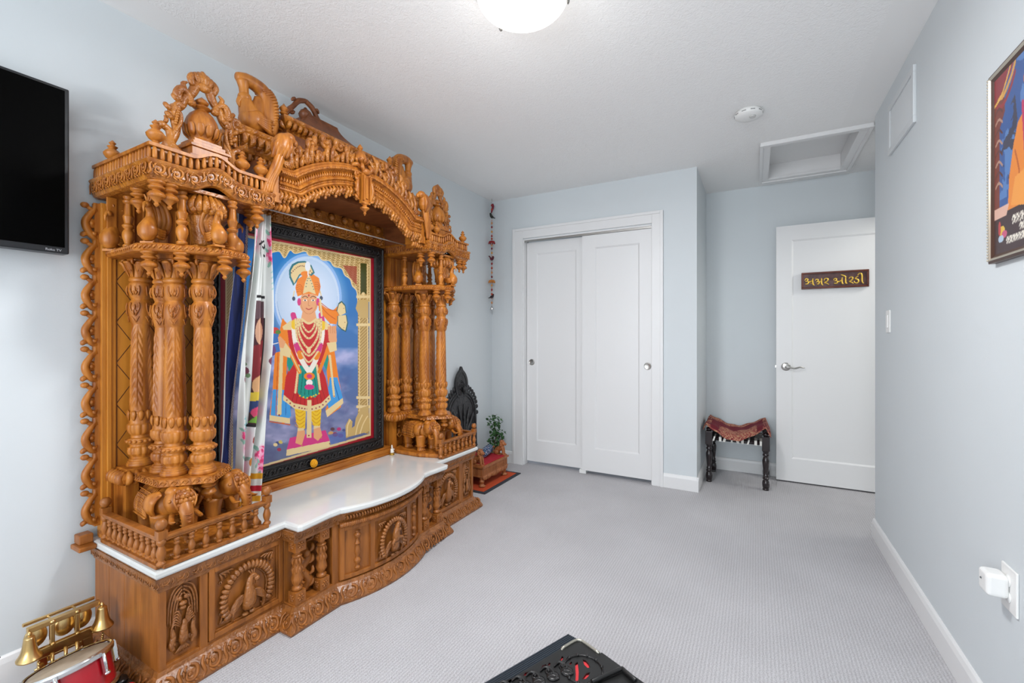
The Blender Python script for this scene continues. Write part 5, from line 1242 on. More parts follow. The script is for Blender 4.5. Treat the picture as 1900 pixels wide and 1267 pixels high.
# ============================================================ CURTAINS AND ROD
rod=MB(); rod.tube([(XL+.30,1.61-.486,1.722),(XL+.30,1.61+.486,1.722)],.0035,10,1); rodo=rod.build('curtain_rod',mat('rod_white',(206,204,200),.3,.6)); tag(rodo,'thin pale metal rod across the inside of the shrine above the picture','rod')
def cloth(name,yt0,yt1,yb0,yb1,zt,zb,x0,folds,amp,painter,m,lab,cat,group=None,mid=None,ph=0.0,nu=150,nv=420,extra=None):
    def pos(a,b):
        z=zt+(zb-zt)*b; k=b if mid is None else b
        y0=yt0+(yb0-yt0)*b; y1=yt1+(yb1-yt1)*b
        if mid is not None: y0=y0+mid[0]*np.sin(PI*b); y1=y1+mid[1]*np.sin(PI*b)
        y=y0+(y1-y0)*a+ .006*np.sin(b*9+a*5)
        A=amp*(.55+.45*np.clip(b*4,0,1)*1.0); x=x0+A*np.sin(2*PI*folds*a+ph+.6*np.sin(b*5.0))+.3*A*np.sin(2*PI*folds*2.3*a+b*4+1)
        return x,y,z
    o=painted_grid(name,nu,nv,pos,lambda a,b:(a*100,b*420),painter,m,None,smooth=True,thick=.0012)
    return tag(o,lab,cat,group)
M_CL=colmat('curtain_cloth',.75,0,400)
def rose(L,x,y,r,c=(226,60,120),c2=(240,150,186)):
    L.glow(x,y,r*1.25,r*1.5,c2,.95); n=fbm(L.U*.25,L.V*.22,int(x)); m=(((L.U-x)/r)**2+((L.V-y)/(r*1.2))**2<1)
    L.put(m&(n>.46),c,.8); L.put(m&(n>.58),(206,40,96),.8); L.glow(x-r*.2,y-r*.2,r*.5,r*.5,(250,200,216),.6)
    for k in range(3): a=2+k*1.9; L.ell(x+r*1.3*math.cos(a),y+r*1.3*math.sin(a),r*.5,r*.22,(130,178,160),.9,a)
def paint_white(L):
    L.C[:]=(220,222,219)
    U,V=L.U,L.V
    # roses near the top on both edges
    for x,y,r in((12,30,9),(14,48,7),(88,36,12),(84,60,10),(92,22,8)): rose(L,x,y,r)
    for k in range(4): L.cl([(6,70+k*9),(16,64+k*10),(24,74+k*8)],2.0,(150,198,196)); L.cl([(80,84+k*8),(90,78+k*8),(98,88+k*6)],2.0,(168,206,200))
    # printed words in the middle
    K=(24,22,26)
    for P in ([(38,40),(38,56),(40,62)],[(34,44),(46,40)],[(48,40),(54,44),(50,50),(44,48)],[(58,36),(58,60)],[(50,52),(58,56)],[(64,40),(70,46),(62,54),(70,60)]): L.cl(P,3.2,K)
    L.poly([(36,118),(70,118),(70,121.5),(36,121.5)],K)
    # portrait strip
    L.poly([(36,126),(68,126),(68,300),(36,300)],(70,30,38)); L.poly([(36,126),(68,126),(66,150),(38,152)],(96,70,76)); L.ell(52,170,14,22,(210,160,130)); L.poly([(36,190),(68,182),(70,232),(36,240)],(128,34,40)); L.ell(56,212,9,12,(226,190,160))
    L.ell(48,246,11,14,(224,170,120)); L.poly([(36,256),(68,252),(70,268),(36,270)],(222,190,60)); L.poly([(36,268),(68,266),(68,280),(36,284)],(40,60,110)); L.ell(50,284,12,9,(216,70,110)); L.dots([(38,292),(66,290)],4,(230,220,200),6); L.poly([(36,298),(44,288),(60,300)],(120,170,60))
    L.poly([(33,300),(71,300),(71,304),(33,304)],K); L.poly([(68,150),(71,150),(71,302),(68,302)],K)
    # flower sprays lower down
    for x,y,r in((18,330,10),(24,356,12),(14,312,8),(86,346,11),(90,362,9)): rose(L,x,y,r)
    for x,y in((20,210),(26,226),(14,236),(82,212),(88,228),(92,196)): L.ell(x,y,5,6,(120,60,80)); L.ell(x+4,y+6,4,3,(110,140,100))
    for k in range(3): L.cl([(10,290+k*8),(24,284+k*9),(34,300+k*6)],2.0,(120,186,190))
    for x in(46,54): L.ell(x,352,4,6,(196,120,40)); L.ell(x,322,3,5,(150,60,50))
    # bands at the hem
    L.put((V>371)&(V<379),(214,152,24)); L.put((V>388)&(V<396),(190,20,46)); L.put((V>402)&(V<410),(214,152,24)); L.put(V>417,(20,20,24))
def paint_navy(L):
    L.C[:]=(16,34,92); n=fbm(L.U*.08,L.V*.02,3); L.put(n>.55,(10,24,72)); 
    m=(L.U>88); L.put(m,(214,204,196)); L.put(m&(((L.V*.9+L.U*.5).astype(int))%3==0),(60,40,60)); L.put(m&(((L.V*.9-L.U*.5).astype(int))%4==0),(140,70,80))
    L.put(L.U<8,(190,188,190))
XC=XL+.30
cloth('curtain_white',1.125,1.205,1.040,1.135,1.690,.435,XC+.012,2.6,.023,paint_white,M_CL,'bunched white curtain printed with pink roses, red and gold bands at its hem','curtain',mid=(-.015,.035),ph=.4)
cloth('curtain_navy',1.072,1.130,.992,1.040,1.700,.520,XC-.022,.6,.008,paint_navy,M_CL,'narrow navy blue curtain edged with a twisted cord, behind the white floral curtain','curtain',ph=2.2)

# ============================================================ TELEVISION
tv=empty('television',(XL,.10,1.73),'flat black television hung on the left wall beside the wooden shrine','television',None)
mb=MB(); mb.box(.035,.085,-.49,.512,-.283,.29); mb.build('casing',mat('tv_casing',(26,28,32),.35),tv,bevel=.004)
mb=MB(); mb.box(.0845,.0868,-.476,.500,-.262,.280); mb.build('screen',mat('tv_screen',(1,1,1),.5,spec=.04),tv)
mb=MB(); mb.box(0.002,.036,-.15,.15,-.12,.12); mb.build('wall_bracket',M_BLACK,tv)
mb=MB(); 
textmesh('logo','Roku TV',.011,mat('logo_grey',(190,192,196),.4),tv,Matrix.Translation((.0858,.472,-.2735))@Matrix(((0,0,1,0),(1,0,0,0),(0,1,0,0),(0,0,0,1))),.0004)

# ============================================================ HANGING BEAD STRING (toran)
tn=empty('bead_string',(-2.135,3.50,ZC),'string of fabric birds and coloured beads with a bell hanging in the far left corner','hanging decoration')
mb=MB(); mb.tube([(0,0,0),(.002,.002,-.3),(-.001,0,-.6),(.001,0,-1.01)],.0012,6,2); mb.build('cord',mat('cord',(170,120,80),.8),tn)
cols=[(150,24,30),(176,60,30),(200,140,90),(120,24,36),(210,150,70)]
zs=[-.06,-.10,-.225,-.262,-.305,-.345,-.37,-.43,-.46,-.50,-.60,-.64,-.68,-.72,-.80,-.84,-.88,-.96]
for i,z in enumerate(zs):
    mb=MB().at(0,0,z); mb.ell((0,0,0),(.009,.009,.011),12,8); mb.build('bead',mat('bead_%d'%(i%5),cols[i%5],.35),tn)
for i in range(24):
    z=-.19-.034*i*.96
    mb=MB().at(0,0,z-.012); mb.ell((0,0,0),(.0042,.0042,.007),8,6); mb.build('small_bead',mat('bead_pink',(214,140,110),.4),tn)
def fabbird(z,s,c1,c2,tail):
    mb=MB().at(0,0,z); mb.tube([(0,-.028*s,.006*tail),(0,-.006*s,-.002),(0,.012*s,.004),(0,.020*s,.016)],[.005,.014,.012,.009],10,4); mb.ell((0,.022*s,.020),.010,10,8); mb.tube([(0,.028*s,.020),(0,.040*s,.016)],[.004,.001],6,1); mb.tube([(0,-.024*s,.004*tail),(0,-.048*s,.012*tail)],[.006,.009],8,2,flat=.4)
    o=mb.build('fabric_bird',mat('bird_%s'%c2,c1,.7),tn)
fabbird(-.165,-1,(40,44,34),'green',-.2); fabbird(-.555,1,(96,30,44),'wine',1.6); fabbird(-.905,1,(52,36,40),'dark',-1.2)
mb=MB(); mb.tube([(0,.008,-.045),(.004,.014,-.07),(0,.006,-.10),(0,-.006,-.13)],[.010,.012,.010,.006],8,4); mb.build('tassel',mat('tassel_wine',(126,30,52),.8),tn)
for z,c in((-.405,(150,30,36)),(-.765,(206,130,50))):
    mb=MB().at(0,0,z)
    for i in range(10): a=2*PI*i/10; mb.tube([(0,0,.010),(.020*math.cos(a),.020*math.sin(a),.008),(.030*math.cos(a),.030*math.sin(a),-.012)],[.005,.008,.003],6,3)
    mb.build('beaded_flower',mat('flower_%d'%c[0],c,.6),tn)
mb=MB().at(0,0,-1.01); mb.lathe([(.003,.02),(.008,.014),(.014,.004),(.017,-.010),(.015,-.016),(.006,-.020)],16); mb.build('bell',M_CHROME,tn)

# ============================================================ STOOL WITH CLOTH
st=empty('wooden_stool',(-.125,4.055,0),'low dark turned-leg stool with a woven black and white seat in the alcove','stool')
M_EB=mat('ebony_lacquer',(34,24,26),.22,0,.4)
lm=MB(); lm.box(-.026,.026,-.026,.026,.300,.405)
lm.lathe([(.021,0),(.023,.008),(.020,.014),(.024,.03),(.025,.05),(.022,.07),(.017,.078),(.022,.086),(.022,.092),(.016,.098),(.019,.105),(.019,.112),(.015,.12),(.018,.15),(.023,.20),(.024,.225),(.018,.245),(.015,.252),(.022,.262),(.022,.270),(.017,.278),(.022,.288),(.026,.300)],24)
lm.lathe([(.014,.405),(.020,.414),(.022,.424),(.016,.434),(.001,.438)],16)
lo_=None
for i,(x,y) in enumerate(((-.203,-.165),(.193,-.185),(-.195,.14),(.200,.165))):
    if lo_ is None: lo_=lm.build('leg',M_EB,st,(x,y,0),bevel=.003)
    else: copy_part(lo_,st,(x,y,0))
mb=MB(); 
for a,b in(((-.203,-.165,.350),(.193,-.185,.350)),((-.195,.14,.350),(.200,.165,.350)),((-.203,-.165,.350),(-.195,.14,.350)),((.193,-.185,.350),(.2,.165,.350))): mb.tube([a,b],.015,10,1)
mb.build('seat_rail',M_EB,st)
mb=MB(); random.seed(11)
mb.box(-.185,.18,-.16,.14,.352,.362); mb.build('woven_seat',mat('black_webbing',(26,26,28),.7),st)
mb=MB()
for i in range(9):
    x=-.160+.040*i+random.uniform(-.006,.006); w=.009 if i%3 else .006; sl=random.choice((0,0,.012,-.01)); y=-.168-.018*(x+.2)/.4
    mb.add([(x-w,y-.0165,.368),(x+w,y-.0165,.368),(x+w+sl,y-.0165,.333),(x-w+sl,y-.0165,.333),(x-w,y+.10,.369),(x+w,y+.10,.369),(x+w+sl,y-.0,.3325),(x-w+sl,y-.0,.3325)],[(0,1,2,3),(4,5,1,0),(3,2,6,7)],False)
for i in range(7):
    y=-.13+.045*i; mb.add([(.2145,y-.008,.368),(.2145,y+.008,.368),(.2145,y+.008,.333),(.2145,y-.008,.333),(.12,y-.008,.369),(.12,y+.008,.369)],[(0,1,2,3),(4,5,1,0)],False)
mb.build('white_strap',mat('white_webbing',(228,226,220),.7),st)
def pos(a,b):
    x=-.385+.505*a; y=3.815+.39*b
    s=(a-.47)*2
    z=.395+.095*np.abs(s)**1.7*np.clip(1.25-np.abs(s)*.25,0,2)-.012*np.cos(s*3)
    fr=np.clip((.16-b)/.16,0,1); z=z+.012-fr**1.3*.034*(1-np.abs(s)**2*.8); y=y-0*fr
    e=np.clip((a-.90)/.10,0,1); z=z-e*.10; x=x-e*.02; e2=np.clip((.08-a)/.08,0,1); z=z-e2*.07; x=x+e2*.02
    z=z+.004*np.sin(a*31+b*7)+.006*np.sin(b*12+a*5)*np.abs(s)+.020*b*(1-np.abs(s)); 
    return x,y+.010*np.sin(a*9),z
def paintcloth(L):
    U,V=L.U,L.V; C1=(104,14,32); T=(178,134,104)
    L.C[:]=C1
    pat=np.sin(U*1.3+3*np.sin(V*.25))*np.sin(V*1.1+2*np.sin(U*.3))
    b=(U<14)|(U>86)|(V<3)|(V>80); L.put(b,T); L.put(b&(pat>.15),(150,66,62)); L.put(b&(fbm(U*.5,V*.5,4)>.55),(120,34,44))
    c=(U>24)&(U<78)&(V<46)&(V>3); edge=(fbm(U*.4,V*.4,1)*10); c=c&(U>22+edge)&(U<82-edge)&(V<52-edge); L.put(c,T); L.put(c&(pat>.1),(150,60,60)); L.put(c&(fbm(U*.6,V*.6,9)>.58),(116,24,40))
    for x in(8,92):
        for y in(20,55): L.ring(x,y,6,11,.18,(96,22,34)); L.ring(x,y,3,6,.3,(96,22,34))
co_=painted_grid('seat_cloth',200,140,pos,lambda a,b:(a*100,b*100),paintcloth,colmat('brocade_cloth',.95,0,500),None,thick=.004); tag(co_,'maroon and gold patterned cloth draped over the low dark stool','cloth')

# ============================================================ MAT, THRONE SEAT, CARVED PANEL, PLANT
rg=empty('floor_mat',(-1.945,3.05,0),'small orange-red floor mat with a charcoal border under the carved seat','mat')
mb=MB(); mb.box(-.19,.20,-.285,.285,0,.007); mb.build('border',noise_mat('charcoal_felt',(40,44,52),(58,62,70),300,.95),rg,bevel=.002)
mb=MB(); mb.box(-.165,.172,-.26,.255,.007,.0095); mb.build('field',noise_mat('orange_felt',(176,60,22),(196,78,32),200,.95),rg,bevel=.001)
ts=empty('carved_throne_seat',(-1.965,3.035,.0095),'low carved teak throne seat with a red cushion top and two lion armrests','seat')
M_TH=wood('throne_teak',(140,80,40),(174,108,62))
mb=MB(); mb.box(-.120,.145,-.185,.195,.085,.150); mb.box(-.128,.155,-.195,.205,.150,.164); mb.box(-.124,.150,-.190,.200,.078,.088)
n=14
for i in range(n):
    y=-.18+.37*(i+.5)/n; mb.at(0,0,0); d=.010+.012*abs(math.sin(PI*(i+.5)/n*3)); mb.ell((.147,y,.080-d*.5),(.007,.016,.012+d*.5),8,6)
mb.M=Matrix.Identity(4)
for i in range(15):
    y=-.175+.365*(i+.5)/15; mb.frame((.145,y,.118),(0,1,0),(0,0,1),(1,0,0)); acanthus(mb,.025,.050)
for i in range(10):
    x=-.115+.25*(i+.5)/10; mb.frame((x,-.185,.118),(1,0,0),(0,0,1),(0,-1,0)); acanthus(mb,.027,.050)
mb.build('seat_box',M_TH,ts,bevel=.002)
lg=MB(); lg.lathe([(.018,0),(.024,.006),(.022,.014),(.012,.024),(.018,.036),(.020,.046),(.014,.056),(.020,.068),(.020,.085)],20); 
for k in(-1,0,1): lg.ell((.018,k*.010,.008),(.010,.006,.008),8,6)
l0=lg.build('leg',M_TH,ts,(.125,-.165,0))
for p in((.125,.175,0),(-.10,-.165,0),(-.10,.175,0)): copy_part(l0,ts,p)
mb=MB(); mb.box(-.118,.142,-.155,.165,.162,.172); mb.build('cushion',noise_mat('red_velvet',(158,18,34),(178,26,44),60,.85),ts,bevel=.006,bseg=3)
def lion(mb):
    mb.tube([(-.045,0,.02),(-.030,0,.040),(0,0,.060),(.012,0,.078)],[.020,.024,.022,.018],12,4)
    for k in range(16): a=2*PI*k/16; mb.leaf([(.012,.012*math.cos(a),.092+.012*math.sin(a)),(.010,.024*math.cos(a),.092+.024*math.sin(a)),(-.004,.030*math.cos(a),.090+.030*math.sin(a))],.007,.007,6,2)
    mb.ell((.018,0,.094),(.020,.020,.021),14,10); mb.ell((.036,0,.088),(.012,.012,.009),10,8); mb.ell((.046,0,.092),(.004,.006,.004),8,6)
    for q in(-1,1):
        mb.tube([(.014,q*.014,.066),(.022,q*.015,.035),(.024,q*.015,.004)],[.012,.009,.009],10,3); mb.ell((.032,q*.015,.005),(.011,.008,.006),8,6)
        mb.ell((-.034,q*.018,.024),(.022,.012,.020),10,8); mb.ell((-.014,q*.022,.005),(.016,.008,.006),8,6); mb.ell((.014,q*.020,.112),(.006,.005,.007),8,6); mb.ell((.036,q*.009,.098),.003,6,5)
    mb.tube([(-.060,0,.014),(-.074,.01,.03),(-.070,0,.055),(-.060,-.006,.066)],[.006,.005,.005,.009],8,4)
    mb.box(-.066,.042,-.028,.028,-.002,.004)
lm=MB(); lion(lm); l1=lm.build('lion_armrest',M_TH,ts,(.098,-.160,.166),rz=0); copy_part(l1,ts,(.098,.172,.166),rz=.2)
bl=MB()
n=28
bl.at(-1.950,3.115,.2195,rz=PI/2+.25,ry=PI/2); bl.lathe([(.001,-.098),(.020,-.096),(.034,-.085),(.036,-.05),(.036,.05),(.034,.085),(.020,.096),(.001,.098)],28)
m=mat('bolster_print',(24,44,96),.6); tc=N(m,'ShaderNodeTexCoord'); v=N(m,'ShaderNodeTexVoronoi'); v.inputs['Scale'].default_value=75; r=N(m,'ShaderNodeValToRGB'); r.color_ramp.interpolation='CONSTANT'
r.color_ramp.elements[0].color=rgb(226,226,236); r.color_ramp.elements[1].color=rgb(24,40,92); r.color_ramp.elements[1].position=.30; e=r.color_ramp.elements.new(.52); e.color=rgb(30,110,140); e=r.color_ramp.elements.new(.66); e.color=rgb(70,26,60)
m.node_tree.links.new(tc.outputs['Object'],v.inputs[0]); m.node_tree.links.new(v.outputs['Distance'],r.inputs[0]); m.node_tree.links.new(r.outputs[0],m.node_tree.nodes['Principled BSDF'].inputs['Base Color'])
tag(bl.build('bolster_cushion',m),'small blue and white patterned bolster lying on the red throne seat','cushion')
# black carved arched panel leaning on the wall
bp_=empty('carved_arch_panel',(-2.165,3.03,0),'tall black carved wooden arched panel leaning on the wall behind the throne seat','panel')
M_BK=carved('black_carved_wood',(26,26,28),(44,44,46),46,1.0,.006,.42,.1)
tilt=Matrix.Translation((.026,0,0))@Matrix.Rotation(math.radians(-1.4),4,'Y')
def outl(off=0):
    P=[]; hw=.215+off
    for t in range(0,21):
        a=t/20*PI; y=-hw*math.cos(a); z=.49+ (.235+off)*math.sin(a)**.85
        P.append((y,z))
    return [(-hw,0.0)]+P+[(hw,0.0)]
mb=MB(); mb.M=tilt@Matrix(((0,0,1,0),(1,0,0,0),(0,1,0,0),(0,0,0,1)))
mb.prism(outl(),0,.016); 
P=outl(-.025)[1:-1]; mb.tube([(p[0],p[1],.018) for p in[( -.19,.06)]+P+[(.19,.06)]],.007,8,1)
P=outl(-.050)[1:-1]; mb.tube([(p[0],p[1],.018) for p in[( -.165,.08)]+P+[(.165,.08)]],.005,8,1)
mb.prism([(p.x,p.y) for p in catmull([(-.058,.66,0),(-.082,.71,0),(-.088,.76,0),(-.080,.81,0),(-.055,.855,0),(-.022,.885,0),(0,.915,0),(.022,.885,0),(.055,.855,0),(.080,.81,0),(.088,.76,0),(.082,.71,0),(.058,.66,0)],4)],.002,.022)
mb.build('board',M_BK,bp_,bevel=.002)
mb=MB(); mb.M=tilt@Matrix(((0,0,1,0),(1,0,0,0),(0,1,0,0),(0,0,0,1)))
P=outl(.004)[1:-1]
for i,(y,z) in enumerate(P):
    if abs(y)<.05: continue
    d=Vector((y,z-.49)).normalized(); k=Vector((-d.y,d.x)) if y<0 else Vector((d.y,-d.x))
    mb.leaf([(y-d.x*.006,z-d.y*.006,.008),(y+d.x*.012,z+d.y*.012+.008,.012),(y+d.x*.013,z+d.y*.016+.028,.008)],.013,.010,8,3)
for s in(-1,1):   # spreading leaves of the carved tree
    for k in range(7):
        a=math.radians(92-s*(6+k*11)) ; R=min(.36-.012*k,.15/max(.05,abs(math.cos(a))))
        mb.leaf([(0,.24,.018),(R*.5*math.cos(a),.24+R*.5*math.sin(a),.026),(R*math.cos(a)+s*.01*k,.24+R*math.sin(a)-.012*k,.018)],.014,.010,8,4)
    for k in range(6): mb.scroll(s*(.04+.022*(k%3)),.10+.045*k*.9,.018,.005,1.2,k,s,.004) if 0 else None
    for zz in(.08,.16,.24): mb.frame; 
for k in range(-4,5):
    for j in range(5 if abs(k)<4 else 4): 
        y=k*.042; z=.07+j*.065
        mb.scroll(y,z,.017,.0045,1.1,k+j,1 if (k+j)%2 else -1,.006)
mb.build('relief_carving',M_BK,bp_)
B0=mb.M.copy(); mb=MB(); mb.M=B0@Matrix.Translation((0,0,.020)); mb.tube([(-.045,.68,.0),(-.062,.74,.002),(-.052,.81,.002),(0,.868,0),(.052,.81,.002),(.062,.74,.002),(.045,.68,0)],.006,8,4)
for i,(y,z) in enumerate(((0,.78),(-.03,.75),(.03,.75),(0,.72),(-.03,.70),(.03,.70))): mb.rosette(y,z,.022,.008,7)
mb.ell((0,.725,.022),(.02,.03,.02),10,8)
B0=mb.M.copy(); mb.M=B0@Matrix.Translation((0,0,.016))
mb.build('crest_carving',M_BK,bp_)
# plant
pt=empty('potted_plant',(-2.045,3.40,0),'small leafy green plant with a bent stem between the black panel and the closet','plant')
mb=MB(); mb.lathe([(.001,.0),(.045,.0),(.058,.09),(.062,.095),(.060,.10),(.052,.098),(.050,.085),(.001,.085)],28); mb.build('pot',mat('plant_pot',(96,62,46),.5),pt)
mb=MB(); mb.tube([(0,0,.08),(.004,-.006,.16),(-.004,.008,.22),(.012,.022,.29),(0,.004,.34),(-.005,-.014,.40)],[.008,.007,.006,.005,.004,.003],8,4)
mb.tube([(-.002,.004,.20),(.02,.03,.24),(.03,.055,.26)],[.004,.003,.002],6,3); mb.tube([(.010,.018,.28),(.02,-.02,.32)],[.003,.002],6,2); mb.build('stem',mat('plant_stem',(70,58,36),.7),pt)
mb=MB(); random.seed(4)
for cx_,cy_,cz_,R_,n_ in((-.0,-.02,.405,.072,78),(.012,.055,.275,.052,52),(0,-.02,.235,.062,60),(.0,.02,.345,.050,26),(.01,-.045,.32,.045,24),(0,.0,.18,.05,24)):
    for i in range(n_):
        v=Vector((random.gauss(0,1),random.gauss(0,1),random.gauss(0,.75))).normalized()*R_*random.uniform(.5,1.05); c=Vector((cx_,cy_,cz_))+v
        if c.x<-.12: continue
        d=Vector((random.uniform(-.4,1),random.uniform(-1,1),random.uniform(-.7,.3))).normalized(); L=random.uniform(.018,.032); w=L*.42; sd=d.cross(Vector((0,0,1))).normalized(); up=sd.cross(d)
        p=[c,c+d*L*.35+sd*w+up*.002,c+d*L*.75+sd*w*.8-up*.002,c+d*L-up*.006,c+d*L*.75-sd*w*.8-up*.002,c+d*L*.35-sd*w+up*.002,c+d*L*.5-up*.004]
        mb.add([tuple(q) for q in p],[(0,6,1),(1,6,2),(2,6,3),(3,6,4),(4,6,5),(5,6,0)],True)
tag(mb.build('foliage',noise_mat('green_leaf',(34,76,34),(70,118,58),30,.45),pt),kind='stuff')

# ============================================================ PICTURE ON THE RIGHT WALL
rp=empty('wall_picture',(XR,1.575,1.638),'framed colour poster of a figure in orange robes on the right wall','picture')
mb=MB(); mb.M=Matrix.Translation((0,0,0)); hw=.212;hh=.2685
def fp2(mb,prof):
    vs=[];fs=[];n=len(prof)
    for d,x in prof: vs+=[(x,-hw+d,-hh+d),(x,hw-d,-hh+d),(x,hw-d,hh-d),(x,-hw+d,hh-d)]
    for k in range(n-1):
        for i in range(4): j=(i+1)%4; fs.append((k*4+i,k*4+j,(k+1)*4+j,(k+1)*4+i))
    mb.add(vs,fs,False)
fp2(mb,[(0,0),(0,-.016),(.007,-.019)]); mb.m=1; fp2(mb,[(.007,-.019),(.010,-.0195),(.014,-.016)]); mb.m=0; fp2(mb,[(.014,-.016),(.024,-.010)])
for i in range(60):
    z=-hh+.01+(2*hh-.02)*i/59
    mb.m=1
    for s in(-1,1): mb.ell((-.0195,s*(hw-.004),z),(.0022,.0026,.0036),6,5)
mb.build('frame',[mat('brown_frame',(74,50,40),.35),mat('silver_inlay',(200,192,176),.3,.6)],rp)
def post(L):
    U,V=L.U,L.V; L.C[:]=(52,26,26)
    L.put(V<78,(120,48,34)); t=np.clip(V/70,0,1)[:,None]
    L.poly([(14,0),(100,0),(100,78),(8,78),(8,30),(16,22)],(48,86,150)); n=fbm(U*.05,V*.05,3); L.put(L.inpoly([(14,0),(100,0),(100,70),(8,70)])&(n>.52),(84,126,186)); L.put(L.inpoly([(8,30),(30,18),(40,60),(10,66)])&(fbm(U*.08,V*.1,8)>.55),(60,56,76))
    for k in range(3): L.cl([(0,4+k*5),(12,8+k*5),(24,2+k*5),(30,-4+k*5)],2.6,(216,160,70) if k==1 else (150,36,44))
    L.poly([(0,0),(22,0),(12,10),(0,14)],(140,30,44)); L.cl([(0,15),(12,11),(24,0)],1.6,(230,180,80))
    for k in range(8): L.cl([(2,20+k*6),(7,18+k*6),(12,21+k*6)],1.4,(180,140,120) if k%2 else (90,40,36))
    L.poly([(20,78),(22,60),(28,44),(34,34),(48,28),(66,28),(80,40),(90,60),(92,78)],(232,136,40)); L.cl([(30,48),(36,62),(34,76)],1.8,(190,92,20)); L.cl([(42,36),(46,56),(60,70)],1.8,(200,100,24)); L.poly([(24,76),(30,62),(46,60),(56,70),(48,80)],(240,156,60))
    L.ell(52,22,10,9,(206,140,100)); L.cl([(40,26),(44,60)],3,(190,40,90)); L.ell(52,14,11,6,(220,110,40))
    L.poly([(0,74),(22,74),(18,80),(0,80)],(226,180,160)); L.put(V>80,(58,28,30)); L.ell(12,88,4,3,(230,190,60)); L.ell(15,90,4,2,(200,80,120)); L.ell(10,92,4,2,(180,200,220)); L.ell(8,86,2,4,(190,60,60))
    W=(236,228,214)
    for x0,y0,n_,s in((26,84,9,1),(36,89,6,.8),(18,94,10,.8)):
        for k in range(n_): x=x0+k*5*s; L.cl([(x,y0),(x+2*s,y0-2*s),(x+3*s,y0),(x+1*s,y0+2*s)],1.0,W); L.line([(x+4*s,y0-2*s),(x+4*s,y0+2*s)],.9,W)
painted_grid('poster',170,220,lambda a,b:(np.full_like(a,-.011),hw-.022-(2*hw-.044)*a,hh-.022-(2*hh-.044)*b),lambda a,b:(a*100,b*100),post,colmat('poster_print',.3,.3),rp,smooth=False)
# ============================================================ BLACK INSTRUMENT CASE at the bottom of the photo
hx=empty('harmonium',(-.523,1.352,0),'black lacquered instrument case with red-lined fretwork cut-outs on the carpet in the foreground','harmonium')
hx.rotation_euler=(0,0,0)
ax=Vector((.23,-.098,0)).normalized(); ay=Vector((-ax.y,ax.x,0)); # ax: along the short front edge, -ay: back along the long side
# local frame: x along ax, y along ay ; corner at origin, body extends +x and -y
RM=Matrix(((ax.x,ay.x,0,0),(ax.y,ay.y,0,0),(0,0,1,0),(0,0,0,1)))
M_LQ=mat('black_lacquer_case',(20,20,20),.38,0,.15); M_GR=mat('dark_bellows',(30,40,50),.4)
h=.20; Lh=.58; Wd=.36
mb=MB(); mb.M=RM; mb.box(.030,Wd,-Lh,-.004,.012,h-.012); mb.build('case_body',M_LQ,hx,bevel=.004)
# pleated bellows board on the long side
mb=MB(); mb.M=RM
for i in range(6): mb.box(-.018+i*.0075,-.0125+i*.0075,-Lh,.004,.015,h-.012+.001*i)
mb.box(-.020,.030,-Lh,.0,.012,h-.020); mb.build('bellows',M_GR,hx,bevel=.001)
# top lid with real cut-outs: slats over a red lining
mb=MB(); mb.M=RM; mb.box(.030,Wd,-Lh,-.004,h-.012,h-.006); mb.build('red_lining',mat('red_felt',(226,60,66),.8),hx)
from mathutils.geometry import tessellate_polygon
outer=[(.030,-.004),(.030,-Lh),(Wd,-Lh),(Wd,-.004)]
def lp_(u,v):      # point of the lid plane in the case's own frame
    p=onz(u,v,h); q=Vector((p[0]+.523,p[1]-1.352,0)); return (q.dot(ax),q.dot(ay))
def holes():
    H=[]
    # round rosette: a bar and two half-moons
    for P in ([(1067,1231),(1072,1228),(1074,1246),(1073,1262),(1067,1266),(1068,1250)],[(1081,1223),(1087,1225),(1092,1231),(1095,1238),(1090,1239),(1084,1233)],[(1095,1247),(1092,1254),(1087,1259),(1080,1260),(1083,1255),(1088,1249)],
              [(1039,1224),(1043,1217),(1046,1219),(1042,1226)],[(1048,1226),(1052,1220),(1055,1222),(1051,1227)],[(1056,1232),(1060,1227),(1062,1229),(1059,1233)],
              [(1004,1241),(1006,1235),(1013,1232),(1015,1236),(1010,1241)],[(1016,1234),(1019,1229),(1022,1230),(1020,1234)],[(971,1253),(974,1248),(981,1246),(983,1249),(978,1253)],[(984,1247),(987,1243),(990,1244),(988,1248)],
              [(938,1267),(941,1261),(948,1259),(950,1263),(945,1268)],[(952,1260),(955,1257),(958,1258),(956,1261)]):
        H.append([lp_(u,v) for u,v in P])
    for k in range(4):
        y=-.42-.04*k; H.append([(.16,y-.006),(.19,y-.014),(.20,y),(.18,y+.012),(.164,y+.008)])
    return H
H=holes(); polys=[[Vector((p[0],p[1],0)) for p in q] for q in [outer]+H]
tri=tessellate_polygon(polys); flat=[p for q in polys for p in q]; nn_=len(flat)
vs=[(p.x,p.y,h) for p in flat]+[(p.x,p.y,h-.006) for p in flat]; fs=[tuple(t) for t in tri]+[tuple(i+nn_ for i in t[::-1]) for t in tri]
o_=0
for q in polys:
    n=len(q)
    for i in range(n): fs.append((o_+i,o_+(i+1)%n,nn_+o_+(i+1)%n,nn_+o_+i))
    o_+=n
mb=MB(); mb.M=RM; mb.add(vs,fs,False); mb.build('fretwork_lid',M_LQ,hx)
mb=MB(); mb.M=Matrix.Translation((0,0,h))@RM     # raised leafy fretwork ornament between the cut-outs
random.seed(9)
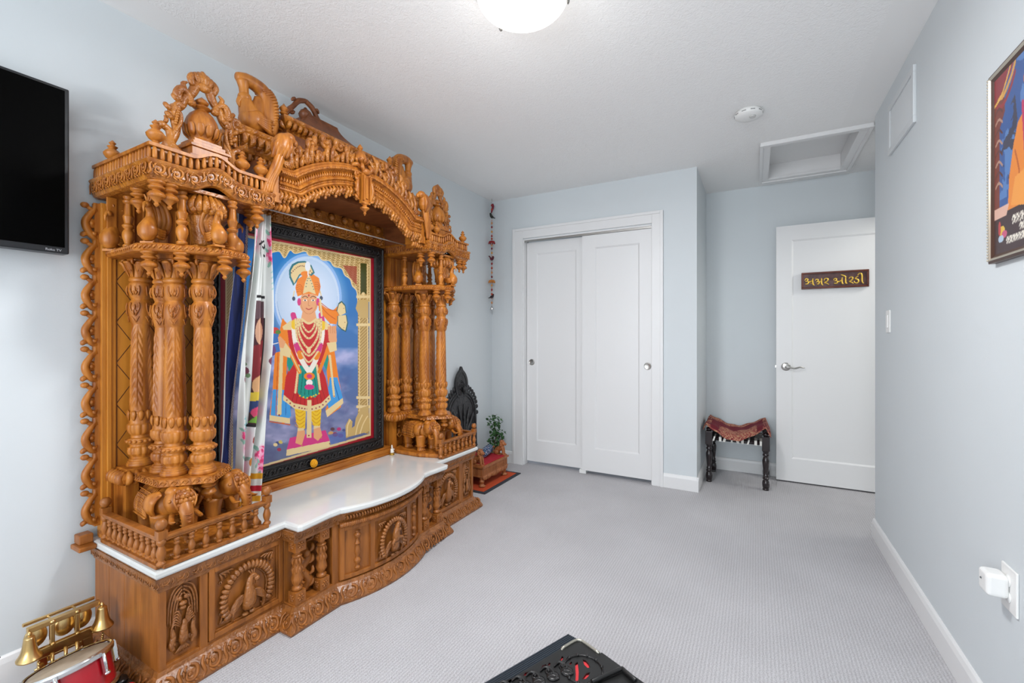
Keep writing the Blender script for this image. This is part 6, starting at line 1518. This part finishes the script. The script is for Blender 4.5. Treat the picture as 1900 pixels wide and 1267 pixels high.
for k in range(7):
    u0,v0=1040-26*k,1236+9*k; mb=MB(); mb.M=Matrix.Translation((0,0,h))@RM
    for j in range(3): x,y=lp_(u0+4+7*j,v0+1+6*j); mb.scroll(x,y,.012-.002*j,.003,1.3,k+j,1 if j%2 else -1,.004)
    P=[lp_(u0-12,v0+2),lp_(u0-4,v0-5),lp_(u0+6,v0-3),lp_(u0+14,v0+6)]; mb.tube([(p[0],p[1],.003) for p in P],[.002,.004,.004,.002],6,3)
    P=[lp_(u0+2,v0+14),lp_(u0+12,v0+10),lp_(u0+24,v0+16)]; mb.tube([(p[0],p[1],.003) for p in P],[.002,.004,.002],6,3); mb.ell((P[1][0],P[1][1],.002),(.02,.02,.003),10,5); mb.build('lid_ornament',mat('ornament_black',(26,24,24),.3),hx)
mb=MB(); mb.M=Matrix.Translation((0,0,h))@RM; x,y=lp_(1082,1242)
mb.tube([(x+.056*math.cos(a),y+.056*math.sin(a),.001) for a in [2*PI*k/24 for k in range(25)]],.003,6,1)
for k in range(12):
    a=k*2*PI/12; mb.ell((x+.056*math.cos(a),y+.056*math.sin(a),.003),(.005,.005,.004),6,5)
mb.scroll(.205,-.09,.0,.001,1) if 0 else None
mb.build('rosette_ring',mat('ornament_black',(26,24,24),.3),hx)
mb=MB(); mb.M=RM; mb.tube([(.012,-.30,h),(.012,-.085,h)],.003,6,1) if 0 else None
mb.tube([(.033,-.075,h+.002),(.033,-.022,h+.002),(.040,-.006,h+.002),(.055,-.001,h+.002),(.118,-.001,h+.002)],.0042,10,4); mb.tube([(.033,-.075,h+.002),(.033,-.076,.16)],.0042,8,1)
mb.build('metal_corner',mat('dull_metal',(176,172,160),.35,.8),hx)
mb=MB(); mb.M=RM; mb.box(.118,Wd,-.004,.010,.012,h); q0,q1,q2,q3=lp_(1098,1270),lp_(1150,1247),lp_(1158,1249),lp_(1180,1268); mb.tube([(q[0],q[1],h+.008) for q in(q0,q1,q2,q3)],.006,10,3); mb.build('rear_rail',M_LQ,hx,bevel=.002)
mb=MB(); mb.M=RM
for x,y in((.015,-.002),(.262,-.046),(.125,-.012)): mb.ell((x,y,h+.012),(.003,.003,.002),8,6)
mb.build('rivet',M_CHROME,hx) if 0 else None
# ============================================================ BELL AND DRUM MACHINE at the lower left
F0=Vector((-2.005,.475,0)); F1=Vector((-1.985,.667,0))
bm_=empty('bell_and_drum_machine',(-1.99,.57,0),'brass bell striking machine with two hanging bells and a red drum beside the shrine','bell machine')
def rel(p): return (p[0]+1.99,p[1]-.57,p[2])
# brass bracket frame standing on the floor, plane y-z, facing +x
M_BR=M_BRASS
mb=MB(); xf=0.0
def bz(y0,y1,z0,z1,x0=-.006,x1=.012): mb.box(x0,x1,y0,y1,z0,z1)
bz(-.125,.125,.268,.288); bz(-.125,.125,.276,.288,-.050,-.040)
for y in(-.052,.034): bz(y,y+.016,.19,.270); mb.ell((.012,y+.008,.278),(.006,.010,.007),10,8); mb.ell((.012,y+.008,.196),(.006,.010,.007),10,8); mb.tube([(-.045,y+.008,.282),(.004,y+.008,.282)],.004,8,1)
bz(-.092,.096,.160,.196); bz(-.092,-.060,.02,.164); bz(.058,.096,.02,.164); bz(-.060,-.048,.140,.162); bz(.046,.058,.140,.162); bz(-.05,.05,.152,.162)
mb.box(-.10,.12,-.10,.10,.008,.026)
fo_=mb.build('bracket_frame',M_BR,bm_,bevel=.0025)
# dished gongs behind the frame
for y in(-.085,.072,.012):
    g=MB().at(-.030,y,.228,ry=PI/2); g.lathe([(.001,.012),(.020,.010),(.036,.002),(.040,-.006),(.037,-.004),(.018,.006),(.001,.008)],28); g.build('gong',M_BR,bm_)
for y in(-.122,.128):
    b=MB().at(.020,y,.190); b.lathe([(.004,.076),(.014,.074),(.018,.070),(.019,.062),(.021,.050),(.024,.034),(.029,.018),(.037,.006),(.042,.0),(.042,-.004),(.037,.0),(.026,.018),(.018,.04),(.006,.055)],32,cap=False); b.ell((0,0,.080),(.008,.008,.010),10,8); b.lathe([(.004,.072),(.004,.09)],8)
    bo_=b.build('bell',M_BR,bm_)
    c=MB().at(.020,y,.190); c.tube([(0,0,.05),(0,0,-.01)],.002,6,1); c.ell((0,0,-.014),.007,10,8); c.build('clapper',M_BR,bo_)
# striking mechanism: arms, mallets, cams, twisted rods
mb=MB(); random.seed(2)
for y in(-.045,.0,.040): mb.tube([(.010,y,.165),(.030,y-.006,.11),(.050,y-.010,.07)],[.007,.006,.006],8,2); mb.ell((.06,y-.014,.058),(.014,.014,.014),12,8)
for y in(-.06,-.02,.025): mb.at(.055,y,.060,rz=.3,ry=PI/2); mb.lathe([(.013,0),(.017,.003),(.017,.008),(.012,.010)],20); mb.M=Matrix.Identity(4)
mb.tube([(.03,-.10,.085),(.03,.10,.085)],.005,8,1); mb.tube([(.00,-.10,.125),(.00,.10,.125)],.004,8,1)
for i in range(10): mb.ell((.02+random.uniform(-.02,.02),-.07+.014*i,.10+random.uniform(-.03,.03)),(.006,.007,.006),8,6)
mb.build('striker',M_BR,bm_)
mb=MB()
def twist(a,b,n=14,r=.003):
    a=Vector(a);b=Vector(b)
    for k in range(2):
        P=[]
        for i in range(n*3+1):
            t=i/(n*3); q=a.lerp(b,t); P.append((q.x+r*math.cos(t*n*2*PI/3+k*PI),q.y+r*math.sin(t*n*2*PI/3+k*PI),q.z))
        mb.tube(P,r*.8,6,1)
twist((.03,.128,.165),(.05,.108,.10)); mb.tube([(.02,.09,.182),(.03,.115,.178),(.03,.135,.180)],[.006,.005,.006],8,3); mb.build('twisted_rod',M_BR,bm_)
mb=MB(); twist((.03,-.095,.165),(.05,-.095,.06)); mb.build('twisted_rod',M_BR,bm_)
for ch in bm_.children_recursive:
    ch.data.transform(Matrix.Diagonal((.85,.70,.88,1)))
# drum, tilted
dr=empty('drum'); dr.parent=bm_; dr.location=rel((-1.832,.535,.165)); 
dax=Vector((-.30,-.06,.95)).normalized()
q=Vector((0,0,1)).rotation_difference(dax).to_matrix().to_4x4(); dr.rotation_euler=q.to_euler()
R_=.100
mb=MB(); mb.lathe([(R_-.006,-.10),(R_-.006,.0)],48,cap=False); mb.build('shell',mat('drum_red',(168,14,30),.25,0,.5),dr)
mb=MB(); mb.lathe([(.001,.006),(R_-.010,.006),(R_-.004,.002)],48); mb.build('drum_head',noise_mat('drum_skin',(150,132,112),(176,160,140),20,.5),dr)
mb=MB(); mb.lathe([(R_-.006,-.010),(R_+.002,-.008),(R_+.004,.004),(R_,.010),(R_-.006,.008)],48,cap=False); mb.lathe([(R_-.006,-.105),(R_+.003,-.104),(R_+.003,-.094),(R_-.006,-.092)],48,cap=False); mb.build('rim',M_CHROME,dr)
for i in range(6):
    a=2*PI*i/6+.5; mb=MB().at((R_+.004)*math.cos(a),(R_+.004)*math.sin(a),0,rz=a); mb.box(-.004,.004,-.005,.005,-.06,.004); mb.tube([(.004,0,-.06),(.006,0,-.03),(.006,0,.0)],.003,6,1); mb.ell((.004,0,-.058),(.008,.009,.006),10,8); mb.build('tension_lug',M_CHROME,dr)
# black tray of the machine with red edge, cables
mb=MB(); mb.box(.10,.40,-.24,.093,.0,.012); mb.build('base_tray',mat('tray_red',(150,18,30),.35),bm_,bevel=.006)
mb=MB(); mb.box(.195,.262,.040,.083,.012,.072); mb.at(.228,.062,.072); mb.lathe([(.020,0),(.020,.008),(.012,.012),(.001,.012)],24); mb.build('motor_housing',M_BLACK,bm_,bevel=.008)
mb=MB(); mb.box(.268,.335,.000,.082,.012,.082); mb.build('red_housing',mat('red_trim',(190,22,34),.35),bm_,bevel=.014,bseg=4)
mb=MB(); mb.box(.3345,.337,.014,.068,.030,.058); mb.build('label_plate',noise_mat('plate_print',(206,202,190),(40,90,90),90,.4),bm_)
mb=MB(); mb.tube([(-.02,-.14,.19),(-.02,-.165,.13),(-.0,-.16,.08),(.02,-.13,.05)],.004,8,4); mb.build('cable',mat('cable_black',(18,20,24),.5),bm_)
mb=MB(); mb.ell((0,0,.034),(.036,.034,.034),20,14); mb.lathe([(.020,0),(.024,.004),(.016,.010)],20); mb.tube([(0,0,.066),(0,.004,.074)],[.004,.002],6,1)
ob=mb.build('orange_ornament',mat('orange_clay',(214,120,66),.55),None,(-1.885,.315,.0)); tag(ob,'rounded orange ornament at the extreme left edge beside the brass bell machine','ornament')
